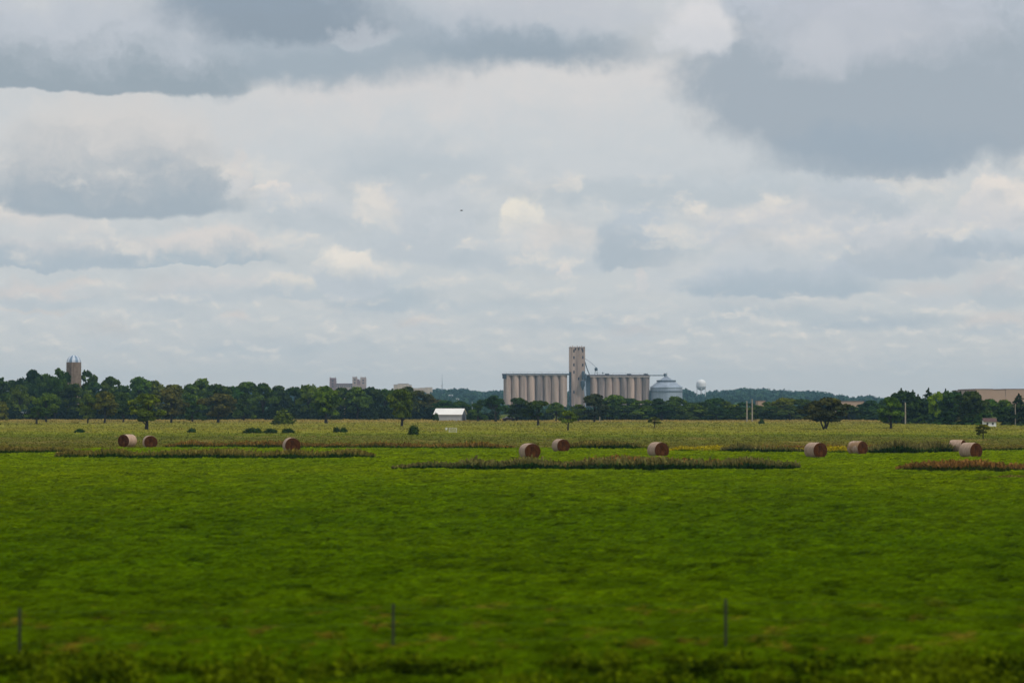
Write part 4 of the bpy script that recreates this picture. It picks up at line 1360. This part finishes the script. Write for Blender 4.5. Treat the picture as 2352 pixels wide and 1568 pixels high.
# ------------------------------------------------------------------ concrete stave silo on the left
SD = 905.0; k = SD / F
sl = empty('concrete_silo', (at(169, 960, SD).x, SD, 0)); tag(sl, 'round brown concrete silo with striped metal dome above the left trees', 'silo')
rs = 16.9 * k
zw = (HOR - 832.0) * k + EYE
mb = MB()
prof = []
nh = 26
for s in range(nh):
    z0, z1 = zw * s / nh, zw * (s + 1) / nh
    prof += [(rs, z0), (rs, z1 - .14), (rs + .05, z1 - .12), (rs + .05, z1 - .03)]
prof.append((rs, zw))
mb.lathe(prof, 0, 0, 40); mb.build('shaft', M['silo_stave'], sl, smooth=True)
zd = (HOR - 815.5) * k + EYE
for half, mm in ((0, M['dome_sheet']), (1, M['dome_blue'])):
    mb = MB()
    for s in range(14):
        if s % 2 != half: continue
        a0, a1 = 2 * math.pi * (s + .35) / 14, 2 * math.pi * (s + 1.35) / 14
        rows = 8
        for r0 in range(rows):
            e0, e1 = r0 / rows * math.pi / 2, (r0 + 1) / rows * math.pi / 2
            pts = [(rs * .97 * math.cos(e) * math.cos(a), rs * .97 * math.cos(e) * math.sin(a), zw + (zd - zw) * math.sin(e)) for e, a in ((e0, a0), (e0, a1), (e1, a1), (e1, a0))]
            mb.add(pts, [(0, 1, 2, 3)])
    mb.build('dome_panels', mm, sl, smooth=True)
mb = MB(); mb.tube([(-.2, -rs - .3, 0), (-.2, -rs - .3, zw)], .3, 8); mb.build('chute', M['silo_stave'], sl)

# utility poles
def pole(x, ytop, ybase, label, arm=False, m='pole_wood', wpx=3.4, d=None):
    d = d or dist(ybase); k = d / F
    o = empty('utility_pole', (at(x, ybase, d).x, d, 0)); tag(o, label, 'pole', 'utility poles')
    h = (HOR - ytop) * k + EYE
    mb = MB(); mb.tube([(0, 0, 0), (0.02, 0, h * .5), (0, 0, h)], [wpx * k * .5, wpx * k * .46, wpx * k * .36], 10); mb.build('shaft', M[m], o)
    if arm:
        mb = MB(); mb.box(-.8, .8, -.14, -.06, h - .5, h - .38); mb.build('crossarm', M[m], o)
        mb = MB(); mb.tube([(.3, -.2, h - 1.7), (.3, -.2, h - 1.0)], .17, 10); mb.build('transformer', M['galv'], o)


pole(791.5, 914, 962.5, 'pale bare pole in front of the left treeline below the towered building')
pole(1715.5, 920.5, 969, 'left one of two close poles in front of the hedgerow')
pole(1727.6, 916, 967.5, 'right one of two close poles, with a small can near its top', False)
pole(2079.5, 924, 975, 'pale pole in front of the pine grove', False)
pole(1377.5, 929, 968, 'short pale pole against the tallest tree below the elevator', False, 'pole_wood', 2.2, 740)
pole(2332, 930, 977, 'faint pole in front of the pine at the right edge', False, 'pole_wood', 2.2, 612)
pole(1084.5, 922, 963, 'faint slender pole above the right end of the barn roof', False, 'galv', 1.6, 860)

# small white things in the pasture
d = 455.0; k = d / F
wg_ = empty('wire_gate', (at(1040, 995, d).x, d, 0), R(-6)); tag(wg_, 'flimsy white wire gate standing in the pasture left of centre', 'gate')
mb = MB()
for x in (-.68, .68): mb.tube([(x, 0, 0), (x, 0, 1.0)], .03, 6)
for z in (.25, .95): mb.tube([(-.68, 0, z), (.68, 0, z)], .022, 6)
mb.build('frame', M['white_paint'], wg_)
mb = MB()
for s in range(9):
    x = -.6 + 1.2 * s / 8
    mb.tube([(x, 0, .25), (x, 0, .95)], .008, 4)
for s in range(4):
    mb.tube([(-.68, 0, .36 + s * .15), (.68, 0, .36 + s * .15)], .008, 4)
mb.build('mesh_panel', M['white_paint'], wg_)
d = 470.0; k = d / F
bk = empty('feed_bucket', (at(1025, 992, d).x, d, 0)); tag(bk, 'small white bucket on a stake left of the wire gate', 'bucket')
mb = MB(); mb.lathe([(.17, .45), (.23, .86), (.24, .88)], 0, 0, 16); mb.build('pail', M['white_paint'], bk, smooth=True)
mb = MB(); mb.tube([(0, 0, 0), (0, 0, .46)], .035, 6); mb.build('stake', M['pole_wood'], bk)

# bird
bp_ = at(1060, 484, 260)
bird = empty('bird', bp_, R(35)); tag(bird, 'tiny dark bird flying in the cloudy sky above the elevator', 'bird')
mb = MB(); mb.tube([(-.16, 0, 0), (-.1, 0, .01), (0, 0, .0), (.09, 0, .01), (.13, 0, .02), (.17, 0, .01)], [.008, .03, .042, .03, .028, .004], 8)
for s in (-1, 1):
    mb.add([(.06, 0, .02), (.05, s * .13, .09), (-.02, s * .25, .07), (-.06, s * .12, .08), (-.06, 0, .02), (.06, 0, .01), (.05, s * .13, .08), (-.02, s * .25, .065), (-.06, s * .12, .07), (-.06, 0, .01)],
           [(0, 1, 3, 4), (1, 2, 3), (5, 9, 8, 6), (6, 8, 7)])
mb.add([(-.15, -.01, 0), (-.15, .01, 0), (-.24, .05, 0), (-.24, -.05, 0)], [(0, 1, 2, 3)])
mb.build('body', M['feather'], bird)

# ------------------------------------------------------------------ hay bales
def bale_profile(n=44, dx=0.0):
    pts = []
    for i in range(n):
        t = 2 * math.pi * i / n
        y = .80 * math.cos(t) * (1 + .02 * math.sin(3 * t + dx))
        z = .76 + .765 * math.sin(t) * (1 + .015 * math.sin(2 * t + dx))
        if z < .10: y *= .985
        pts.append((y, max(z, .06 * (1 + .3 * math.sin(5 * t)))))
    return pts


def make_bale(torn, seed):
    L = 1.55
    n = 44
    mb = MB()
    nx = 10
    for j in range(nx + 1):
        pr = bale_profile(n, seed + .25 * math.sin(j * 1.7 + seed))
        f = 1.0 if 0 < j < nx else .975
        for y, z in pr: mb.v.append((-L / 2 + L * j / nx, y * f, .76 + (z - .76) * f))
    for j in range(nx):
        for i in range(n):
            mb.f.append((j * n + i, j * n + (i + 1) % n, (j + 1) * n + (i + 1) % n, (j + 1) * n + i))
    wrap = mb.mesh('wrap', M['wrap_torn' if torn else 'wrap'], True)
    ends = []
    for sgn in (-1, 1):
        mb = MB()
        pr = bale_profile(n, seed)
        rings = [1.0, .985, .9, .7, .5, .3, .12]
        bul = [-.02, .015, .03, .045, .05, .03, .0]
        lr = np.random.default_rng(seed * 3 + sgn + 5)
        for r0, b in zip(rings, bul):
            for y, z in pr:
                mb.v.append((sgn * (L / 2 + b + (lr.uniform(-.012, .012) if r0 < .98 else 0)), y * r0 * .972, .76 + (z - .76) * r0 * .972))
        m_ = len(rings)
        for j in range(m_ - 1):
            for i in range(n):
                f = (j * n + i, j * n + (i + 1) % n, (j + 1) * n + (i + 1) % n, (j + 1) * n + i)
                mb.f.append(f if sgn > 0 else f[::-1])
        f = tuple((m_ - 1) * n + i for i in range(n))
        mb.f.append(f if sgn > 0 else f[::-1])
        ends.append(mb.mesh('hay_end', M['hay'], False))
    return wrap, ends


BALE_MESH = [make_bale(False, 1), make_bale(False, 2), make_bale(False, 3), make_bale(True, 4)]
GBL = 'round hay bales in the field'
# centre column, left/right rows, top row, base row, turn of the axis, mesh, label
BALES = [
    (292.3, 997, 1026, 99, 0, 'hay bale showing its brown end to the left, leftmost of all bales'),
    (344.3, 1000, 1028.4, -16, 1, 'second bale from the left, right one of the left pair, brown end facing right'),
    (669.5, 1005, 1038.3, -15, 2, 'bale standing alone left of centre behind the weed strip'),
    (1216.5, 1018, 1054, -20, 0, 'large bale below the left silo bank, just behind the long middle weed strip'),
    (1288, 1008, 1037.5, -22, 1, 'smaller bale farther back, directly below the headhouse'),
    (1511.7, 1015.5, 1050, -24, 2, 'bale below the gap between the elevator and the steel bin'),
    (1873.5, 1016, 1051.3, -27, 0, 'bale below the wide spreading oak'),
    (1969.6, 1013, 1043.4, -38, 3, 'bale with torn patchy wrap right of the bale below the oak'),
    (2199.5, 1010, 1038, -54, 1, 'bale half hidden behind the rightmost bale'),
    (2229.5, 1016.7, 1051.5, -32, 2, 'rightmost bale, in front of a half hidden one'),
]
for x, yt, yb, rz, mi, lab in BALES:
    d = dist(yb + 1.5)
    p = at(x, yb, d)
    s = ((yb - yt) / F * d + .09) / 1.525
    o = empty('hay_bale', (p.x, d, 0), R(-90 - rz if rz < 90 else -90 - 26), (s, s, s)); tag(o, lab, 'hay bale', GBL)
    wm, em = BALE_MESH[mi]
    obj('wrap', wm, o)
    for m_ in em: obj('hay_end', m_, o)

# ------------------------------------------------------------------ ground cover
def laid(xc, yc, per, rad, hgt, ln, w, tone):
    """tufts of long narrow leaves leaning over the same way, as wind leaves them"""
    n = len(xc) * per
    X = np.repeat(xc, per) + rng.normal(size=n) * rad * .6
    Y = np.repeat(yc, per) + rng.normal(size=n) * rad * .6
    Hh = np.repeat(hgt, per) * np.sqrt(rng.uniform(.08, 1, n))
    ph, ti, ro = rng.normal(size=n) * .38, .10 + rng.normal(size=n) * .16, rng.uniform(-.5, 1.25, n)
    L, Wd = ln * rng.uniform(.55, 1.35, n), w * rng.uniform(.6, 1.4, n)
    A = np.stack([np.cos(ph) * np.cos(ti), np.sin(ph) * np.cos(ti), np.sin(ti)], 1) * L[:, None]
    B = np.stack([-np.sin(ph) * np.cos(ro), np.cos(ph) * np.cos(ro), np.sin(ro)], 1) * Wd[:, None]
    P = np.stack([X, Y, Hh], 1)
    V = np.stack([P - A - B * .8, P + A * .9 - B * .35, P + A + B * .35, P - A * .8 + B], 1)
    V[:, :, 2] = np.maximum(V[:, :, 2], .012)
    return V, np.repeat(tone, per) * rng.uniform(.86, 1.14, n)


def clumps(xc, yc, per, rad, hgt, leaf, tone=None):
    """leafy tufts: per small leaves on a low mound at every centre"""
    n = len(xc)
    tn = rng.uniform(.72, 1.3, n) if tone is None else tone
    sz = rng.uniform(.7, 1.3, n)
    X = np.repeat(xc, per); Y = np.repeat(yc, per); S = np.repeat(sz, per)
    d = uball(n * per); d[:, 2] = np.abs(d[:, 2])
    r = rng.uniform(.45, 1.0, (n * per, 1))
    P = np.stack([X, Y, np.full(n * per, .0)], 1) + d * r * np.stack([S * rad, S * rad, S * (np.repeat(hgt, per) if np.ndim(hgt) else hgt)], 1)
    N = d * np.array([1, 1, .6]) + rng.normal(size=(n * per, 3)) * .55
    N[:, 2] = np.abs(N[:, 2]) + .45
    V = cards(P, N, rng.uniform(.6, 1.3, n * per) * leaf)
    V[:, :, 2] = np.maximum(V[:, :, 2], .012)
    return V, np.repeat(tn, per) * rng.uniform(.85, 1.15, n * per)


def field_points(y0, y1, dens, edge=True):
    half = lambda y: .2028 * y * 1.14 + 4.0
    A = (half(y0) + half(y1)) * (y1 - y0)
    n = int(A * dens)
    y = rng.uniform(y0, y1, n * 2)
    keep = rng.uniform(0, half(y1), n * 2) < half(y)
    y = y[keep][:n]
    x = rng.uniform(-1, 1, len(y)) * half(y)
    if edge:
        k = y < edge_y(x) + rng.normal(size=len(y)) * 1.2
        x, y = x[k], y[k]
    return x, y


_pt = [np.random.default_rng(100 + i).uniform(-1, 1, (512, 512)) for i in range(3)]


def vnoise(x, y, i=0):
    """smooth value noise, -1 to 1"""
    xi, yi = np.floor(x).astype(int), np.floor(y).astype(int)
    fx, fy = x - xi, y - yi
    fx, fy = fx * fx * (3 - 2 * fx), fy * fy * (3 - 2 * fy)
    g = lambda a, b: _pt[i][a % 512, b % 512]
    return (g(xi, yi) * (1 - fx) + g(xi + 1, yi) * fx) * (1 - fy) + (g(xi, yi + 1) * (1 - fx) + g(xi + 1, yi + 1) * fx) * fy


V, T = [], []
for y0, y1, dens, per, rad, hg, ln, wd in ((44, 66, 13.0, 26, .22, .22, .11, .020), (66, 95, 9.0, 20, .26, .22, .14, .027), (95, 150, 5.0, 17, .34, .20, .19, .040), (150, 225, 3.0, 14, .42, .15, .25, .058), (225, 312, 1.9, 12, .55, .12, .34, .080)):
    x, y = field_points(y0, y1, dens)
    # patchy stand: hollows and thin spots between taller tufts, shade of the gaps between tufts tinted into the leaves
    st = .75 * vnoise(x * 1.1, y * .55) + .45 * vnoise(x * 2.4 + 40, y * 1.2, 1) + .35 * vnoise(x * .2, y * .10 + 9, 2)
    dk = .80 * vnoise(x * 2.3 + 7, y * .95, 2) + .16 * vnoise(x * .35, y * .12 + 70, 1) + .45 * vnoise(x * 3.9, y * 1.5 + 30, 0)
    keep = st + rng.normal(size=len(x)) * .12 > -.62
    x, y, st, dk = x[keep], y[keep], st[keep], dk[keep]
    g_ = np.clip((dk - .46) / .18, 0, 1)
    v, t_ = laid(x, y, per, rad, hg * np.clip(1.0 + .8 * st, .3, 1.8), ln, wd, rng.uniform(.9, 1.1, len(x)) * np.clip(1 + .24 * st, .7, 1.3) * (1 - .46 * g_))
    V.append(v); T.append(t_)
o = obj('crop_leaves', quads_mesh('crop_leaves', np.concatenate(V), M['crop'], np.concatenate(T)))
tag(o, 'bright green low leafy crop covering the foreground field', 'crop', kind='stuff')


def blades(x, y, h, w, tone, lean=.25):
    n = len(x)
    a = rng.uniform(0, math.pi, n)
    dx, dy = np.cos(a) * w / 2, np.sin(a) * w / 2
    lx, ly = rng.normal(size=n) * lean * h, rng.normal(size=n) * lean * h
    z = np.zeros(n)
    V = np.stack([np.stack([x - dx, y - dy, z], 1), np.stack([x + dx, y + dy, z], 1), np.stack([x + dx * .5 + lx, y + dy * .5 + ly, h], 1), np.stack([x - dx * .7 + lx, y - dy * .7 + ly, h * .94], 1)], 1)
    H = np.stack([z, z, z + 1, z + .94], 1)
    return V, tone, H


# pasture grass
V, T = [], []
for y0, y1, dens, per, rad, hg, leaf in ((262, 340, .60, 8, .60, .13, .085), (340, 450, .32, 8, .85, .12, .105), (450, 600, .15, 8, 1.2, .12, .14), (600, 880, .055, 8, 1.8, .14, .20)):
    x, y = field_points(y0, y1, dens, False)
    k_ = y > edge_y(x) - .5
    x, y = x[k_], y[k_]
    v, t_ = clumps(x, y, per, rad, hg * rng.uniform(.5, 1.5, len(x)), leaf, rng.uniform(.95, 1.05, len(x)))
    V.append(v); T.append(t_ ** .5)
o = obj('pasture_grass', quads_mesh('pasture_grass', np.concatenate(V), M['pasture'], np.concatenate(T)))
tag(o, 'yellowish rough pasture grass between the crop and the trees', 'grass', kind='stuff')


# strips of tall weeds left standing in the crop
def strip(label, line, depth, n, h, mkey, w=.22, lump=.5):
    """line: list of (column, base row); depth in metres behind that line"""
    L = [ground(a, b) for a, b in line]
    xs_, ys_ = np.array([p.x for p in L]), np.array([p.y for p in L])
    x = rng.uniform(xs_[0], xs_[-1], n)
    f = rng.uniform(0, 1, n)
    taper = np.clip(np.minimum(x - xs_[0], xs_[-1] - x) / 1.8, .2, 1)
    y = np.interp(x, xs_, ys_) + f * depth * taper * (1 + .3 * np.sin(x * .9))
    hh = 1.0 * h * (.78 + lump * .45 * np.sin(x * .8 + 1.7 * np.sin(x * .31)) + rng.normal(size=n) * .26) * (.6 + .4 * taper)
    short = f < .22 + .1 * np.sin(x * .5)                      # short green growth along the mown edge, coloured dark for the shaded strip front
    hh = np.where(short, hh * .6, hh)
    hh = np.clip(hh, .12, h * 1.7)
    v, t_, H = blades(x, y, hh, w * rng.uniform(.5, 1.4, n), rng.uniform(.75, 1.25, n), .28)
    H = H * np.where(short, .36, 1.0)[:, None]
    o = obj('weed_strip', quads_mesh('weed_strip', v, M[mkey], t_, H))
    tag(o, label, 'weeds', kind='stuff')


strip('olive brown weed strip left of centre in the crop below the single bale', [(128, 1053), (300, 1055.5), (520, 1056), (700, 1056), (858, 1053)], 7.5, 15000, .66, 'weed_olive')
strip('dark green weeds along the left end of the middle weed strip', [(902, 1080), (980, 1081), (1060, 1081.5)], 3.0, 4200, .55, 'weed_green')
strip('long grey green and brown weed strip below the middle bales', [(1040, 1082), (1300, 1083), (1560, 1083), (1700, 1082.5), (1836, 1080)], 6.5, 16000, .72, 'weed_green')
strip('brown seeded grass growing in the right half of the middle weed strip', [(1300, 1082), (1500, 1082), (1720, 1081.5)], 8.5, 5000, .72, 'weed_red')
strip('rust brown weed strip in the crop at the right edge', [(2066, 1083), (2200, 1086), (2420, 1088)], 6.0, 12000, .62, 'weed_red')
strip('thin brownish weed line low in the crop at the right edge', [(2250, 1101), (2420, 1103)], 1.2, 2200, .22, 'weed_olive')
strip('dark weeds along the crop edge at the far left', [(-60, 1044), (60, 1043.5), (170, 1041)], 4.5, 6500, .62, 'weed_olive')
strip('reddish weeds along the far crop edge behind the left bales', [(376, 1029), (520, 1030), (660, 1030.5), (760, 1031)], 6.0, 7500, .62, 'weed_rust')
strip('rust tinted weeds along the far crop edge left of centre', [(740, 1031), (960, 1032), (1180, 1032)], 6.0, 6500, .58, 'weed_rust')
strip('dark weeds along the far crop edge right of the back bale', [(1306, 1032), (1400, 1033), (1490, 1033)], 5.0, 4500, .68, 'weed_olive')
strip('yellow flowering weeds along the crop edge right of the bale below the bin', [(1538, 1038), (1700, 1040), (1850, 1041.5), (2040, 1042)], 14.0, 12000, .42, 'weed_yellow')
strip('dark low weeds in front of the yellow flowering weeds', [(1660, 1039.5), (1760, 1040.5), (1850, 1042)], 2.5, 3500, .72, 'weed_green')
strip('green weeds along the crop edge between the torn bale and the right pair', [(1994, 1043), (2060, 1043), (2140, 1042), (2185, 1040)], 7.0, 6500, .95, 'weed_green')
strip('dry grass along the crop edge behind the right pair of bales', [(2150, 1036), (2260, 1035), (2420, 1034)], 5.0, 4500, .40, 'weed_olive')
strip('red stalks along the pasture edge behind the torn bale', [(1700, 1033), (1850, 1034), (2080, 1034)], 3.0, 4000, .45, 'weed_red')

# rank weeds at the foot of the embankment, nearest the camera
n = 3600
y = 42.0 + 9.6 * rng.uniform(0, 1, n)
x = rng.uniform(-1, 1, n) * (.2028 * y * 1.15 + 2)
st = .8 * vnoise(x * .62, y * .8 + 3, 1) + .4 * vnoise(x * 1.6, y * 1.5, 2)
k_ = st + rng.normal(size=n) * .1 > -.42
x, y, st = x[k_], y[k_], st[k_]
hh = np.clip(.42 + .60 * st, .08, 1.05) * np.clip((52.4 - y) / 4.5, .35, 1)
v, t_ = clumps(x, y, 60, .28, hh, .038, rng.uniform(.75, 1.25, len(x)))
H = np.clip(v[:, :, 2] / .55, 0, 1)
o = obj('verge_weeds', quads_mesh('verge_weeds', v, M['verge'], t_, H))
tag(o, 'rank dark green weeds along the very bottom of the picture', 'weeds', kind='stuff')

# ------------------------------------------------------------------ wire fence in front of the weeds
POSTS = [(-815, 1520, 1404), (45, 1511, 1394), (903, 1504, 1384), (1667, 1496, 1373), (2470, 1489, 1362)]
fp = [(ground(a, b), (HOR - t) / F * dist(b) + EYE) for a, b, t in POSTS]
fn = empty('wire_fence', fp[0][0]); tag(fn, 'slender grey post and wire fence across the foreground', 'fence')
o0 = fp[0][0]
for p, h in fp:
    mb = MB()
    q0 = p - o0
    mb.box(q0.x - .032, q0.x + .032, q0.y - .02, q0.y + .02, 0, h)
    mb.box(q0.x - .018, q0.x + .018, q0.y - .07, q0.y - .021, 0, h - .03)
    for s in range(6): mb.box(q0.x - .03, q0.x + .03, q0.y - .085, q0.y - .071, .25 + s * .15, .28 + s * .15)
    mb.build('post', M['post'], fn)
for f in (.93, .62, .32):
    mb = MB()
    pts = []
    for i, (p, h) in enumerate(fp):
        q0 = p - o0
        pts.append((q0.x, q0.y - .09, h * f))
        if i < len(fp) - 1:
            r1 = fp[i + 1][0] - o0
            pts.append(((q0.x + r1.x) / 2, (q0.y + r1.y) / 2 - .09, (h + fp[i + 1][1]) / 2 * f - .03))
    mb.tube(pts, .0016, 5)
    mb.build('wire', M['wire'], fn)

# ------------------------------------------------------------------ haze
mb = MB()
mb.box(-2600, 2600, -120, 5600, -1.0, 75.0)
m, t, o_ = material('haze')
pv = t.new('ShaderNodeVolumePrincipled')
pv.inputs['Color'].default_value = (0.42, 0.74, 1.0, 1)
pv.inputs['Density'].default_value = 0.00008
pv.inputs['Anisotropy'].default_value = 0.0
t.l.new(pv.outputs[0], o_.inputs['Volume'])
hz = mb.build('haze', m)
hz['kind'] = 'stuff'

# ------------------------------------------------------------------ render settings
scene.view_settings.view_transform = 'Standard'
scene.view_settings.look = 'None'
scene.view_settings.exposure = 0.0
scene.view_settings.gamma = 1.0
scene.render.engine = 'CYCLES'
cy = scene.cycles
cy.max_bounces = 6
cy.diffuse_bounces = 3
cy.transmission_bounces = 4
cy.volume_bounces = 0
cy.use_denoising = True
